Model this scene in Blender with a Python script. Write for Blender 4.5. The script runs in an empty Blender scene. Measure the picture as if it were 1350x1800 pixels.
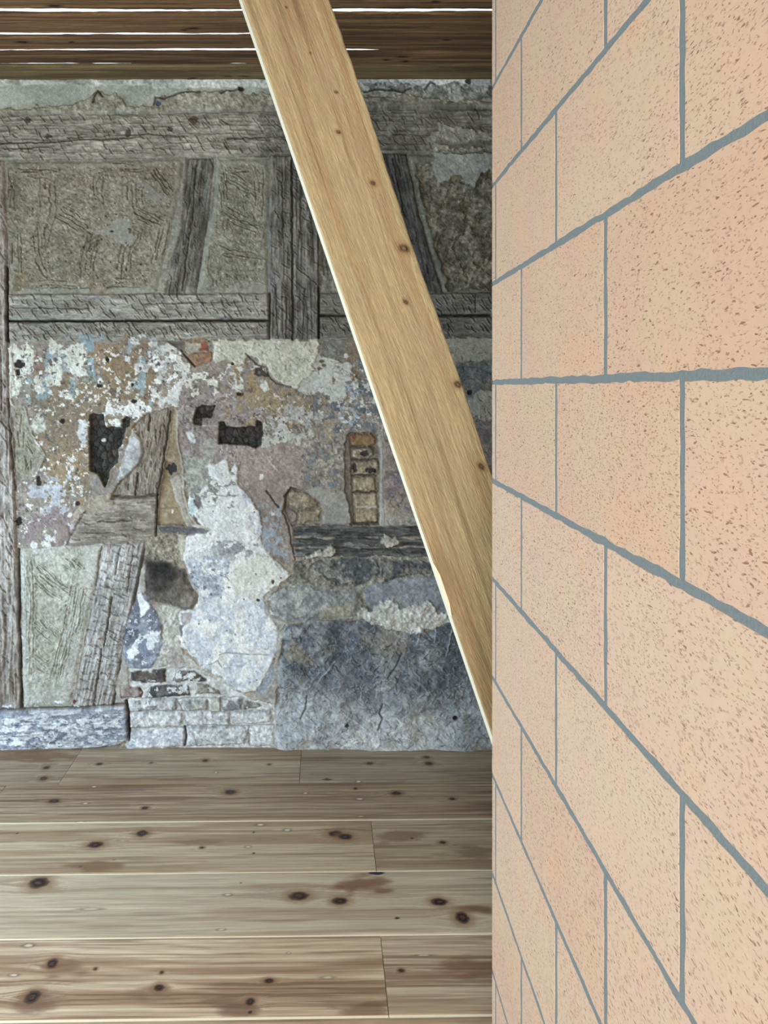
import bpy, math
import numpy as np

# ------------------------------------------------------------------ camera, world, lights, exposure
F = 1350.0            # focal length in pixels of the 1350x1800 frame
VX, VY = 570.0, 682.0  # where the camera axis meets the frame
CAM_H = 1.5           # eye height
D = 3.2               # distance to the old wall
PX = D / F            # metres per photo pixel on the old wall
CEIL = 2.78
TX = 0.34             # plane of the tiled wall

scene = bpy.context.scene
col = scene.collection
cam_d = bpy.data.cameras.new('camera')
cam_d.sensor_fit = 'HORIZONTAL'
cam_d.sensor_width = 36.0
cam_d.lens = 36.0 * F / 1350.0
cam_d.shift_x = (675 - VX) / 1350.0
cam_d.shift_y = -(900 - VY) / 1350.0
cam_d.clip_start = 0.02
cam = bpy.data.objects.new('camera', cam_d)
cam.location = (0, 0, CAM_H)
cam.rotation_euler = (math.pi / 2, 0, 0)
col.objects.link(cam)
scene.camera = cam

world = bpy.data.worlds.new('world')
scene.world = world
world.use_nodes = True
bg = world.node_tree.nodes['Background']
bg.inputs[0].default_value = (0.93, 0.97, 1.0, 1)
bg.inputs[1].default_value = 1.6


def area_light(name, loc, rot, sx, sy, power, color):
    ld = bpy.data.lights.new(name, 'AREA')
    ld.shape = 'RECTANGLE'
    ld.size, ld.size_y = sx, sy
    ld.energy = power
    ld.color = color
    o = bpy.data.objects.new(name, ld)
    o.location = loc
    o.rotation_euler = rot
    col.objects.link(o)
    return o


# daylight entering by the two openings of the left wall and the one behind the viewer
area_light('daylight_door', (-2.22, 2.05, 0.88), (0, -math.pi / 2, 0), 1.5, 1.3, 64, (0.55, 0.80, 1.0))
area_light('daylight_window', (-2.22, -0.1, 1.1), (0, -math.pi / 2, 0), 1.2, 1.4, 27, (0.86, 0.93, 1.0))
area_light('daylight_rear', (-0.6, -2.52, 1.5), (math.pi / 2, 0, 0), 1.6, 1.6, 165, (1.0, 0.98, 0.90))

vs = scene.view_settings
vs.view_transform = 'Standard'
vs.look = 'None'
vs.exposure = 0.0
vs.gamma = 1.0
vs.use_curve_mapping = False

ALB = 0.85   # display colour -> reflectance


# ------------------------------------------------------------------ numeric helpers
def lin(c):
    c = np.asarray(c, dtype=np.float64) / 255.0
    return np.where(c <= 0.04045, c / 12.92, ((c + 0.055) / 1.055) ** 2.4)


def h2(ix, iy, seed):
    h = (ix.astype(np.int64) * 374761393 + iy.astype(np.int64) * 668265263 + seed * 2246822519) & 0xFFFFFFFF
    h = ((h ^ (h >> 13)) * 1274126177) & 0xFFFFFFFF
    h = h ^ (h >> 16)
    return h.astype(np.float64) / 4294967296.0


def vnoise(x, y, seed=0):
    ix, iy = np.floor(x), np.floor(y)
    fx, fy = x - ix, y - iy
    fx = fx * fx * fx * (fx * (fx * 6 - 15) + 10)
    fy = fy * fy * fy * (fy * (fy * 6 - 15) + 10)
    a, b = h2(ix, iy, seed), h2(ix + 1, iy, seed)
    c, d = h2(ix, iy + 1, seed), h2(ix + 1, iy + 1, seed)
    return (a + (b - a) * fx) * (1 - fy) + (c + (d - c) * fx) * fy


def fbm(x, y, seed=0, octv=4, gain=0.5):
    s = np.zeros(np.broadcast(x, y).shape)
    a, t, f = 1.0, 0.0, 1.0
    for k in range(octv):
        s += a * vnoise(x * f + 17.3 * k, y * f - 9.1 * k, seed + 31 * k)
        t += a
        a *= gain
        f *= 2.03
    return np.clip((s / t - 0.5) * 1.7 + 0.5, 0, 1)


def ridged(x, y, seed=0, octv=4):
    s = np.zeros(np.broadcast(x, y).shape)
    a, t, f = 1.0, 0.0, 1.0
    for k in range(octv):
        s += a * (1 - np.abs(2 * vnoise(x * f + 3.7 * k, y * f + 5.1 * k, seed + 13 * k) - 1))
        t += a
        a *= 0.55
        f *= 2.1
    return s / t


def worley(x, y, seed=0):
    ix, iy = np.floor(x), np.floor(y)
    f1 = np.full(x.shape, 9.0)
    f2 = np.full(x.shape, 9.0)
    idv = np.zeros(x.shape)
    for dx in (-1, 0, 1):
        for dy in (-1, 0, 1):
            cx, cy = ix + dx, iy + dy
            px = cx + h2(cx, cy, seed)
            py = cy + h2(cx, cy, seed + 77)
            d = np.hypot(px - x, py - y)
            v = h2(cx, cy, seed + 155)
            near = d < f1
            f2 = np.where(near, f1, np.minimum(f2, d))
            idv = np.where(near, v, idv)
            f1 = np.where(near, d, f1)
    return f1, f2, idv


def sstep(a, b, x):
    t = np.clip((x - a) / (b - a), 0, 1)
    return t * t * (3 - 2 * t)


def sdf(pts, X, Y):
    """distance to a polygon, positive inside"""
    inside = np.zeros(X.shape, bool)
    dm = np.full(X.shape, 1e9)
    n = len(pts)
    for i in range(n):
        x0, y0 = pts[i]
        x1, y1 = pts[(i + 1) % n]
        ex, ey = x1 - x0, y1 - y0
        L = ex * ex + ey * ey + 1e-9
        t = np.clip(((X - x0) * ex + (Y - y0) * ey) / L, 0, 1)
        dm = np.minimum(dm, (X - x0 - t * ex) ** 2 + (Y - y0 - t * ey) ** 2)
        if abs(ey) > 1e-9:
            c = ((y0 > Y) != (y1 > Y)) & (X < ex * (Y - y0) / ey + x0)
            inside ^= c
    d = np.sqrt(dm)
    return np.where(inside, d, -d)


def segdist(pts, X, Y):
    dm = np.full(X.shape, 1e9)
    for (x0, y0), (x1, y1) in zip(pts[:-1], pts[1:]):
        ex, ey = x1 - x0, y1 - y0
        L = ex * ex + ey * ey + 1e-9
        t = np.clip(((X - x0) * ex + (Y - y0) * ey) / L, 0, 1)
        dm = np.minimum(dm, (X - x0 - t * ex) ** 2 + (Y - y0 - t * ey) ** 2)
    return np.sqrt(dm)


# ------------------------------------------------------------------ mesh helpers
def mesh_np(name, verts, quads, mat, parent=None, cols=None, smooth=True, normals=None):
    me = bpy.data.meshes.new(name)
    nv, nf = len(verts), len(quads)
    me.vertices.add(nv)
    me.vertices.foreach_set('co', np.ascontiguousarray(verts, dtype=np.float32).ravel())
    me.loops.add(nf * 4)
    me.loops.foreach_set('vertex_index', np.ascontiguousarray(quads, dtype=np.int32).ravel())
    me.polygons.add(nf)
    me.polygons.foreach_set('loop_start', np.arange(0, nf * 4, 4, dtype=np.int32))
    me.polygons.foreach_set('use_smooth', np.full(nf, smooth))
    if cols is not None:
        at = me.color_attributes.new('paint', 'FLOAT_COLOR', 'POINT')
        c4 = np.ones((nv, 4), dtype=np.float32)
        c4[:, :3] = cols
        at.data.foreach_set('color', c4.ravel())
    me.update(calc_edges=True)
    if normals is not None:
        me.normals_split_custom_set_from_vertices(np.ascontiguousarray(normals, dtype=np.float32))
    me.materials.append(mat)
    o = bpy.data.objects.new(name, me)
    col.objects.link(o)
    if parent:
        o.parent = parent
    return o


def mesh_py(name, verts, faces, mat, parent=None, smooth=False, loc=None):
    me = bpy.data.meshes.new(name)
    me.from_pydata(verts, [], faces)
    me.update()
    if smooth:
        me.polygons.foreach_set('use_smooth', [True] * len(me.polygons))
    me.materials.append(mat)
    o = bpy.data.objects.new(name, me)
    if loc:
        o.location = loc
    col.objects.link(o)
    if parent:
        o.parent = parent
    return o


def box_data(boxes):
    V, Q = [], []
    for (x0, x1, y0, y1, z0, z1) in boxes:
        b = len(V)
        V += [(x0, y0, z0), (x1, y0, z0), (x1, y1, z0), (x0, y1, z0), (x0, y0, z1), (x1, y0, z1), (x1, y1, z1), (x0, y1, z1)]
        Q += [tuple(b + k for k in f) for f in ((0, 3, 2, 1), (4, 5, 6, 7), (0, 1, 5, 4), (1, 2, 6, 5), (2, 3, 7, 6), (3, 0, 4, 7))]
    return V, Q


def boxes(name, bl, mat, parent=None):
    V, Q = box_data(bl)
    return mesh_py(name, V, Q, mat, parent)


def empty(name, loc=(0, 0, 0)):
    o = bpy.data.objects.new(name, None)
    o.location = loc
    col.objects.link(o)
    return o


def tag(o, label, cat, kind=None, group=None):
    o['label'] = label
    o['category'] = cat
    if kind:
        o['kind'] = kind
    if group:
        o['group'] = group
    return o


# ------------------------------------------------------------------ materials
class NT:
    def __init__(self, name):
        self.m = bpy.data.materials.new(name)
        self.m.use_nodes = True
        self.n = self.m.node_tree.nodes
        self.l = self.m.node_tree.links
        self.b = self.n['Principled BSDF']

    def node(self, t, **kw):
        n = self.n.new(t)
        for k, v in kw.items():
            if k.startswith('i_'):
                n.inputs[k[2:]].default_value = v
            else:
                setattr(n, k, v)
        return n

    def link(self, a, b):
        self.l.new(a, b)

    def math(self, op, a, b=None, clamp=False):
        n = self.n.new('ShaderNodeMath')
        n.operation = op
        n.use_clamp = clamp
        for i, v in enumerate((a, b)):
            if v is None:
                continue
            if isinstance(v, (int, float)):
                n.inputs[i].default_value = v
            else:
                self.l.new(v, n.inputs[i])
        return n.outputs[0]

    def mix(self, fac, a, b, blend='MIX'):
        n = self.n.new('ShaderNodeMix')
        n.data_type = 'RGBA'
        n.blend_type = blend
        for idx, v in ((0, fac), (6, a), (7, b)):
            if isinstance(v, (int, float)):
                n.inputs[idx].default_value = v
            elif isinstance(v, tuple):
                n.inputs[idx].default_value = (*v, 1) if len(v) == 3 else v
            else:
                self.l.new(v, n.inputs[idx])
        return n.outputs[2]

    def ramp(self, fac, a, b):
        n = self.n.new('ShaderNodeMapRange')
        n.interpolation_type = 'SMOOTHSTEP'
        n.inputs['From Min'].default_value = a
        n.inputs['From Max'].default_value = b
        self.l.new(fac, n.inputs['Value'])
        return n.outputs[0]


def C(r, g, b, k=None):
    v = lin((r, g, b)) * (ALB if k is None else k)
    return tuple(float(x) for x in v)


def mat_painted(name, rough=0.85, nscale=260.0, namp=0.16, bump=0.0012, spec=0.3, stretch=None, rot=None):
    t = NT(name)
    a = t.node('ShaderNodeAttribute', attribute_name='paint')
    tc = t.node('ShaderNodeTexCoord')
    mp = t.node('ShaderNodeMapping')
    if stretch:
        mp.inputs['Scale'].default_value = stretch
    if rot:
        mp.vector_type = 'TEXTURE'
        mp.inputs['Rotation'].default_value = rot
    t.link(tc.outputs['Object'], mp.inputs['Vector'])
    nz = t.node('ShaderNodeTexNoise', i_Scale=nscale, i_Detail=4.0, i_Roughness=0.65)
    t.link(mp.outputs[0], nz.inputs['Vector'])
    g = t.math('MULTIPLY_ADD', nz.outputs['Fac'], 2 * namp)
    g.node.inputs[2].default_value = 1 - namp
    cm = t.node('ShaderNodeVectorMath', operation='SCALE')
    t.link(a.outputs['Color'], cm.inputs[0])
    t.link(g, cm.inputs['Scale'])
    t.link(cm.outputs[0], t.b.inputs['Base Color'])
    t.b.inputs['Roughness'].default_value = rough
    t.b.inputs['Specular IOR Level'].default_value = spec
    bp = t.node('ShaderNodeBump', i_Strength=1.0, i_Distance=bump)
    t.link(nz.outputs['Fac'], bp.inputs['Height'])
    t.link(bp.outputs[0], t.b.inputs['Normal'])
    return t.m


def mat_plain(name, c, rough=0.8, nscale=40.0, namp=0.12, bump=0.0015, k=None):
    t = NT(name)
    tc = t.node('ShaderNodeTexCoord')
    nz = t.node('ShaderNodeTexNoise', i_Scale=nscale, i_Detail=6.0, i_Roughness=0.6)
    t.link(tc.outputs['Object'], nz.inputs['Vector'])
    base = C(*c, k)
    t.link(t.mix(nz.outputs['Fac'], tuple(v * (1 - namp) for v in base), tuple(min(1, v * (1 + namp)) for v in base)), t.b.inputs['Base Color'])
    t.b.inputs['Roughness'].default_value = rough
    bp = t.node('ShaderNodeBump', i_Strength=1.0, i_Distance=bump)
    t.link(nz.outputs['Fac'], bp.inputs['Height'])
    t.link(bp.outputs[0], t.b.inputs['Normal'])
    return t.m


def mat_tile():
    t = NT('terracotta_tile')
    tc = t.node('ShaderNodeTexCoord')
    oi = t.node('ShaderNodeObjectInfo')
    off = t.node('ShaderNodeVectorMath', operation='SCALE')
    cx = t.node('ShaderNodeCombineXYZ')
    t.link(oi.outputs['Random'], cx.inputs[0])
    t.link(t.math('MULTIPLY', oi.outputs['Random'], 7.3), cx.inputs[1])
    t.link(t.math('MULTIPLY', oi.outputs['Random'], 3.1), cx.inputs[2])
    t.link(cx.outputs[0], off.inputs[0])
    off.inputs['Scale'].default_value = 3.0
    ad = t.node('ShaderNodeVectorMath', operation='ADD')
    t.link(tc.outputs['Object'], ad.inputs[0])
    t.link(off.outputs[0], ad.inputs[1])
    co = ad.outputs[0]

    n1 = t.node('ShaderNodeTexNoise', i_Scale=7.0, i_Detail=3.0)
    t.link(co, n1.inputs['Vector'])
    n2 = t.node('ShaderNodeTexNoise', i_Scale=55.0, i_Detail=5.0, i_Roughness=0.65)
    t.link(co, n2.inputs['Vector'])
    n3 = t.node('ShaderNodeTexNoise', i_Scale=11.0, i_Detail=2.0)
    t.link(co, n3.inputs['Vector'])
    base = t.mix(t.ramp(n1.outputs['Fac'], 0.36, 0.66), C(202, 172, 143), C(203, 167, 143))
    base = t.mix(t.ramp(n3.outputs['Fac'], 0.5, 0.75), base, C(207, 168, 138))
    base = t.mix(t.math('MULTIPLY', oi.outputs['Random'], 0.4), base, C(211, 187, 164))
    base = t.mix(t.math('MULTIPLY', t.ramp(n2.outputs['Fac'], 0.35, 0.8), 0.22), base, C(184, 152, 126))

    def pits(scale, rot, thr, dens0, dens1, sx):
        mp = t.node('ShaderNodeMapping')
        mp.inputs['Rotation'].default_value = (rot, 0, 0)
        mp.inputs['Scale'].default_value = (1, sx, 1)
        t.link(co, mp.inputs['Vector'])
        w = t.node('ShaderNodeTexNoise', i_Scale=scale * 0.9, i_Detail=2.0)
        t.link(mp.outputs[0], w.inputs['Vector'])
        sc = t.node('ShaderNodeVectorMath', operation='SCALE')
        t.link(w.outputs['Color'], sc.inputs[0])
        sc.inputs['Scale'].default_value = 1.5 / scale
        a2 = t.node('ShaderNodeVectorMath', operation='ADD')
        t.link(mp.outputs[0], a2.inputs[0])
        t.link(sc.outputs[0], a2.inputs[1])
        v = t.node('ShaderNodeTexVoronoi', feature='F1', i_Scale=scale)
        t.link(a2.outputs[0], v.inputs['Vector'])
        d = t.ramp(v.outputs['Distance'], thr, thr * 0.45)
        # MapRange with swapped bounds
        nd = t.node('ShaderNodeTexNoise', i_Scale=9.0, i_Detail=3.0)
        t.link(co, nd.inputs['Vector'])
        sep = t.node('ShaderNodeSeparateColor')
        t.link(v.outputs['Color'], sep.inputs[0])
        keep = t.math('GREATER_THAN', t.math('MULTIPLY_ADD', nd.outputs['Fac'], 1.1), t.math('ADD', sep.outputs[0], 0.0))
        keep_n = keep.node
        lhs = keep_n.inputs[0].links[0].from_node
        lhs.inputs[2].default_value = dens0
        return t.math('MULTIPLY', d, keep)

    p1 = pits(175.0, 0.12, 0.23, -0.02, 0, 0.32)
    p2 = pits(310.0, -0.15, 0.30, 0.22, 0, 0.38)
    mp = t.node('ShaderNodeMapping')
    mp.inputs['Scale'].default_value = (1, 0.4, 1)
    t.link(co, mp.inputs['Vector'])
    n4 = t.node('ShaderNodeTexNoise', i_Scale=330.0, i_Detail=3.0)
    t.link(mp.outputs[0], n4.inputs['Vector'])
    p3 = t.math('MULTIPLY', t.ramp(n4.outputs['Fac'], 0.56, 0.70), 0.42)
    p = t.math('MAXIMUM', t.math('MAXIMUM', p1, t.math('MULTIPLY', p2, 0.7)), p3)
    dark = t.mix(n2.outputs['Fac'], C(104, 66, 50), C(150, 92, 78))
    base = t.mix(t.math('MULTIPLY', p, 0.8), base, dark)
    t.link(base, t.b.inputs['Base Color'])
    t.b.inputs['Roughness'].default_value = 0.72
    t.b.inputs['Specular IOR Level'].default_value = 0.3
    hgt = t.math('SUBTRACT', t.math('MULTIPLY', n2.outputs['Fac'], 0.35), p)
    bp = t.node('ShaderNodeBump', i_Strength=0.7, i_Distance=0.0012)
    t.link(hgt, bp.inputs['Height'])
    t.link(bp.outputs[0], t.b.inputs['Normal'])
    return t.m


def mat_glass():
    t = NT('window_glass')
    tr = t.node('ShaderNodeBsdfTransparent')
    gl = t.node('ShaderNodeBsdfGlossy', i_Roughness=0.02)
    mx = t.node('ShaderNodeMixShader')
    mx.inputs[0].default_value = 0.06
    t.link(tr.outputs[0], mx.inputs[1])
    t.link(gl.outputs[0], mx.inputs[2])
    t.link(mx.outputs[0], t.n['Material Output'].inputs['Surface'])
    return t.m


M_OLD = mat_painted('old_wall_surface', 0.9, 330.0, 0.28, 0.0024)
M_PINE = mat_painted('pine_plank_wood', 0.5, 240.0, 0.13, 0.0004, 0.35, (0.035, 1, 1))
M_SAWN = mat_painted('sawn_timber', 0.75, 420.0, 0.26, 0.0016, 0.3, (1, 1, 9), (0, -0.30, 0))
M_DARKBOARD = mat_painted('dark_ceiling_wood', 0.85, 160.0, 0.35, 0.0025, 0.2, (0.09, 1, 1))
M_TILE = mat_tile()
M_MORTAR = mat_plain('grey_mortar', (114, 123, 124), 0.9, 220.0, 0.18, 0.0015)
M_LIME = mat_plain('lime_plaster', (205, 200, 188), 0.9, 30.0, 0.08, 0.002)
M_RUBBLE = mat_plain('rubble_core', (110, 105, 95), 0.95, 25.0, 0.2, 0.004)
M_FRAME = mat_plain('window_frame_paint', (225, 222, 212), 0.5, 20.0, 0.04, 0.0005)
M_TONGUE = mat_plain('fresh_pine_tongue', (252, 238, 208), 0.7, 60.0, 0.05, 0.0004, 0.98)
M_SUB = mat_plain('subfloor_boarding', (120, 95, 70), 0.9, 40.0, 0.15, 0.001)
M_GLASS = mat_glass()


def WX(px):
    return (px - VX) * PX


def WZ(py):
    return CAM_H - (py - VY) * PX


# ------------------------------------------------------------------ the room shell
XL, XR, YB = -2.3, 2.6, -2.6
floor = boxes('floor', [(XL, XR, YB, D + 0.1, -0.14, -0.03)], M_SUB)
tag(floor, 'floor of wide knotty pine planks in front of the old wall', 'floor', 'structure')


def wall_with_hole(name, axis, pos, thick, a0, a1, holes, label):
    bl = []

    def put(u0, u1, z0, z1):
        if u1 - u0 < 1e-6 or z1 - z0 < 1e-6:
            return
        if axis == 'x':
            bl.append((min(pos, pos + thick), max(pos, pos + thick), u0, u1, z0, z1))
        else:
            bl.append((u0, u1, min(pos, pos + thick), max(pos, pos + thick), z0, z1))
    u = a0
    for (h0, h1, z0, z1) in sorted(holes):
        put(u, h0, -0.03, CEIL + 0.05)
        put(h0, h1, -0.03, z0)
        put(h0, h1, z1, CEIL + 0.05)
        u = h1
    put(u, a1, -0.03, CEIL + 0.05)
    o = boxes(name, bl, M_LIME)
    return tag(o, label, 'wall', 'structure')


wall_with_hole('wall_left', 'x', XL, -0.3, YB - 0.3, D + 0.35, [(1.45, 2.65, 0.1, 2.0), (-0.8, 0.6, 0.45, 1.75)], 'lime plastered outer wall left of the room with two openings')
wall_with_hole('wall_rear', 'y', YB, -0.3, XL, XR, [(-1.45, 0.25, 0.65, 2.35)], 'lime plastered wall behind the viewer with one opening')
wall_with_hole('wall_far_right', 'x', XR, 0.2, YB - 0.3, D + 0.35, [], 'lime plastered wall beyond the tiled block')


def window(name, axis, pos, u0, u1, z0, z1, label):
    def bx(a0, a1, d0, d1, c0, c1):
        return (d0, d1, a0, a1, c0, c1) if axis == 'x' else (a0, a1, d0, d1, c0, c1)
    fr = []
    w, d0, d1 = 0.06, pos - 0.2, pos - 0.14
    um = (u0 + u1) / 2
    for a in ((u0, u0 + w), (um - w / 2, um + w / 2), (u1 - w, u1)):
        fr.append(bx(*a, d0, d1, z0, z1))
    for c in ((z0, z0 + w), (z1 - w, z1), (z0 + (z1 - z0) * .62, z0 + (z1 - z0) * .62 + .035)):
        fr.append(bx(u0, u1, d0 + 0.005, d1 - 0.005, *c))
    o = tag(boxes(name, fr, M_FRAME), label, 'window', 'structure')
    for a in ((u0 + w, um - w / 2), (um + w / 2, u1 - w)):
        boxes('pane', [bx(*a, d0 + 0.027, d0 + 0.031, z0 + w, z1 - w)], M_GLASS, o)
    boxes('window_sill', [bx(u0 + .005, u1 - .005, d1, pos + 0.02, z0 + .001, z0 + .03)], M_FRAME, o)


window('window_1', 'x', XL, 1.45, 2.65, 0.1, 2.0, 'tall cream framed glazed opening beside the old wall')
window('window_2', 'x', XL, -0.8, 0.6, 0.45, 1.75, 'cream framed window in the left wall near the viewer')
window('window_3', 'y', YB, -1.45, 0.25, 0.65, 2.35, 'cream framed window behind the viewer')

# ------------------------------------------------------------------ the old timber-framed wall, as one relief cut into its pieces
ST = 1.3
xs = np.concatenate([np.arange(-400, -12, 7.0), np.arange(-12, 876, ST), np.arange(876, 1420, 7.0)])
ys = np.concatenate([np.arange(124, 1300, ST), np.arange(1300, 1323, ST)])
GX, GY = np.meshgrid(xs, ys)
NY, NX = GX.shape
COL = np.zeros((NY, NX, 3))
HT = np.zeros((NY, NX))      # millimetres toward the room
PID = np.zeros((NY, NX), np.int32)
PARTS = [('plaster_coat', None)]
rng = np.random.default_rng(11)


def win(x0, y0, x1, y1):
    i0, i1 = np.searchsorted(ys, (y0, y1))
    j0, j1 = np.searchsorted(xs, (x0, x1))
    return slice(max(i0 - 1, 0), min(i1 + 1, NY)), slice(max(j0 - 1, 0), min(j1 + 1, NX))


def pwin(pts, pad):
    p = np.array(pts)
    return win(p[:, 0].min() - pad, p[:, 1].min() - pad, p[:, 0].max() + pad, p[:, 1].max() + pad)


_sd = [100]


def nseed():
    _sd[0] += 1
    return _sd[0]


def part(name, label=None):
    PARTS.append((name, label))
    return len(PARTS) - 1


def texcol(X, Y, c1, c2, scale, seed, cvar, lo=0.35, hi=0.65):
    f = fbm(X / scale, Y / scale, seed, 5, 0.6)
    m = sstep(lo, hi, f)[..., None]
    c = np.array(c1, float) * (1 - m) + np.array(c2, float) * m
    hf = fbm(X / 5.0, Y / 5.0, seed + 5, 3, 0.7)
    return c * (1 + cvar * (hf - 0.5) * 2)[..., None]


def fill(pts, c1, c2=None, h=0.0, rough=3.0, rs=12.0, soft=1.2, cvar=0.14, scale=25.0, hvar=1.5, hs=14.0, rnd=0.0, rndh=0.0, pid=None, name=None, label=None, alpha=1.0, seed=None, lo=0.35, hi=0.65):
    s = seed or nseed()
    w = pwin(pts, rough + soft + 3)
    X, Y = GX[w], GY[w]
    d = sdf(pts, X, Y)
    if rough:
        d = d + rough * 2 * (fbm(X / rs, Y / rs, s + 900, 4, 0.6) - 0.5)
    m = sstep(-soft, soft, d) * alpha
    if c1 is not None:
        c = texcol(X, Y, c1, c2 or c1, scale, s, cvar, lo, hi)
        COL[w] = COL[w] * (1 - m[..., None]) + c * m[..., None]
    if h is not None:
        hh = h + hvar * 2 * (fbm(X / hs, Y / hs, s + 400, 5, 0.6) - 0.5)
        if rnd:
            hh = hh - rndh * (1 - sstep(0, rnd, d))
        HT[w] = HT[w] * (1 - m) + hh * m
    if name:
        pid = part(name, label)
    if pid is not None:
        PID[w] = np.where(m > 0.5 * alpha, pid, PID[w])
    return pid


def flakes(pts, c1, scale, thr, dh=0.8, c2=None, sharp=0.04, soft=14.0, cvar=0.08, seed=None, oct=5, ani=1.0):
    """flakes of a paint layer inside a soft-edged area"""
    s = seed or nseed()
    w = pwin(pts, soft)
    X, Y = GX[w], GY[w]
    d = sdf(pts, X, Y)
    f = fbm(X / scale, Y / (scale * ani), s, oct, 0.53)
    f = f - 0.35 * (1 - sstep(-soft, soft, d))
    m = sstep(thr, thr + sharp, f)
    c = texcol(X, Y, c1, c2 or c1, scale, s + 3, cvar)
    COL[w] = COL[w] * (1 - m[..., None]) + c * m[..., None]
    HT[w] += dh * m


def specks(pts, c1, n, r0, r1, dh=0.5, seed=None):
    r_ = np.random.default_rng(seed or nseed())
    p = np.array(pts)
    k = 0
    tries = 0
    while k < n and tries < n * 8:
        tries += 1
        x = r_.uniform(p[:, 0].min(), p[:, 0].max())
        y = r_.uniform(p[:, 1].min(), p[:, 1].max())
        if sdf(pts, np.array([x]), np.array([y]))[0] < 0:
            continue
        spot(x, y, r_.uniform(r0, r1), r_.uniform(r0, r1), c1, dh)
        k += 1


def spot(x, y, rx, ry, c, dh=0.0, ang=0.0, rough=0.35):
    w = win(x - rx - ry - 3, y - rx - ry - 3, x + rx + ry + 3, y + rx + ry + 3)
    X, Y = GX[w], GY[w]
    if X.size == 0:
        return
    ca, sa = math.cos(ang), math.sin(ang)
    u, v = (X - x) * ca + (Y - y) * sa, -(X - x) * sa + (Y - y) * ca
    r = np.sqrt((u / rx) ** 2 + (v / ry) ** 2)
    r = r + rough * 2 * (vnoise(X / 4.0, Y / 4.0, int(x * 7 + y)) - 0.5)
    e = 1.2 / max(min(rx, ry), 0.8)
    m = sstep(1 + e / 2, 1 - e / 2, r) if False else 1 - sstep(1 - e / 2, 1 + e / 2, r)
    COL[w] = COL[w] * (1 - m[..., None]) + np.array(c, float) * m[..., None]
    HT[w] += dh * m


def groove(pts, wpx, depth, c=None, ca=0.5, ridge=0.0, wob=0.6):
    w = pwin(pts, wpx * 3 + 3)
    X, Y = GX[w], GY[w]
    if X.size == 0:
        return
    if wob:
        s = int(pts[0][0] * 13 + pts[0][1] * 7) % 9999
        X2 = X + wob * 2 * (vnoise(X / 9, Y / 9, s) - 0.5)
        Y2 = Y + wob * 2 * (vnoise(X / 9, Y / 9, s + 1) - 0.5)
    else:
        X2, Y2 = X, Y
    d = segdist(pts, X2, Y2)
    m = 1 - sstep(wpx * 0.35, wpx, d)
    HT[w] -= depth * m
    if ridge:
        HT[w] += ridge * np.exp(-((d - wpx * 1.6) / (wpx * 0.7)) ** 2)
    if c is not None:
        COL[w] = COL[w] * (1 - ca * m[..., None]) + np.array(c, float) * ca * m[..., None]


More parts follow.
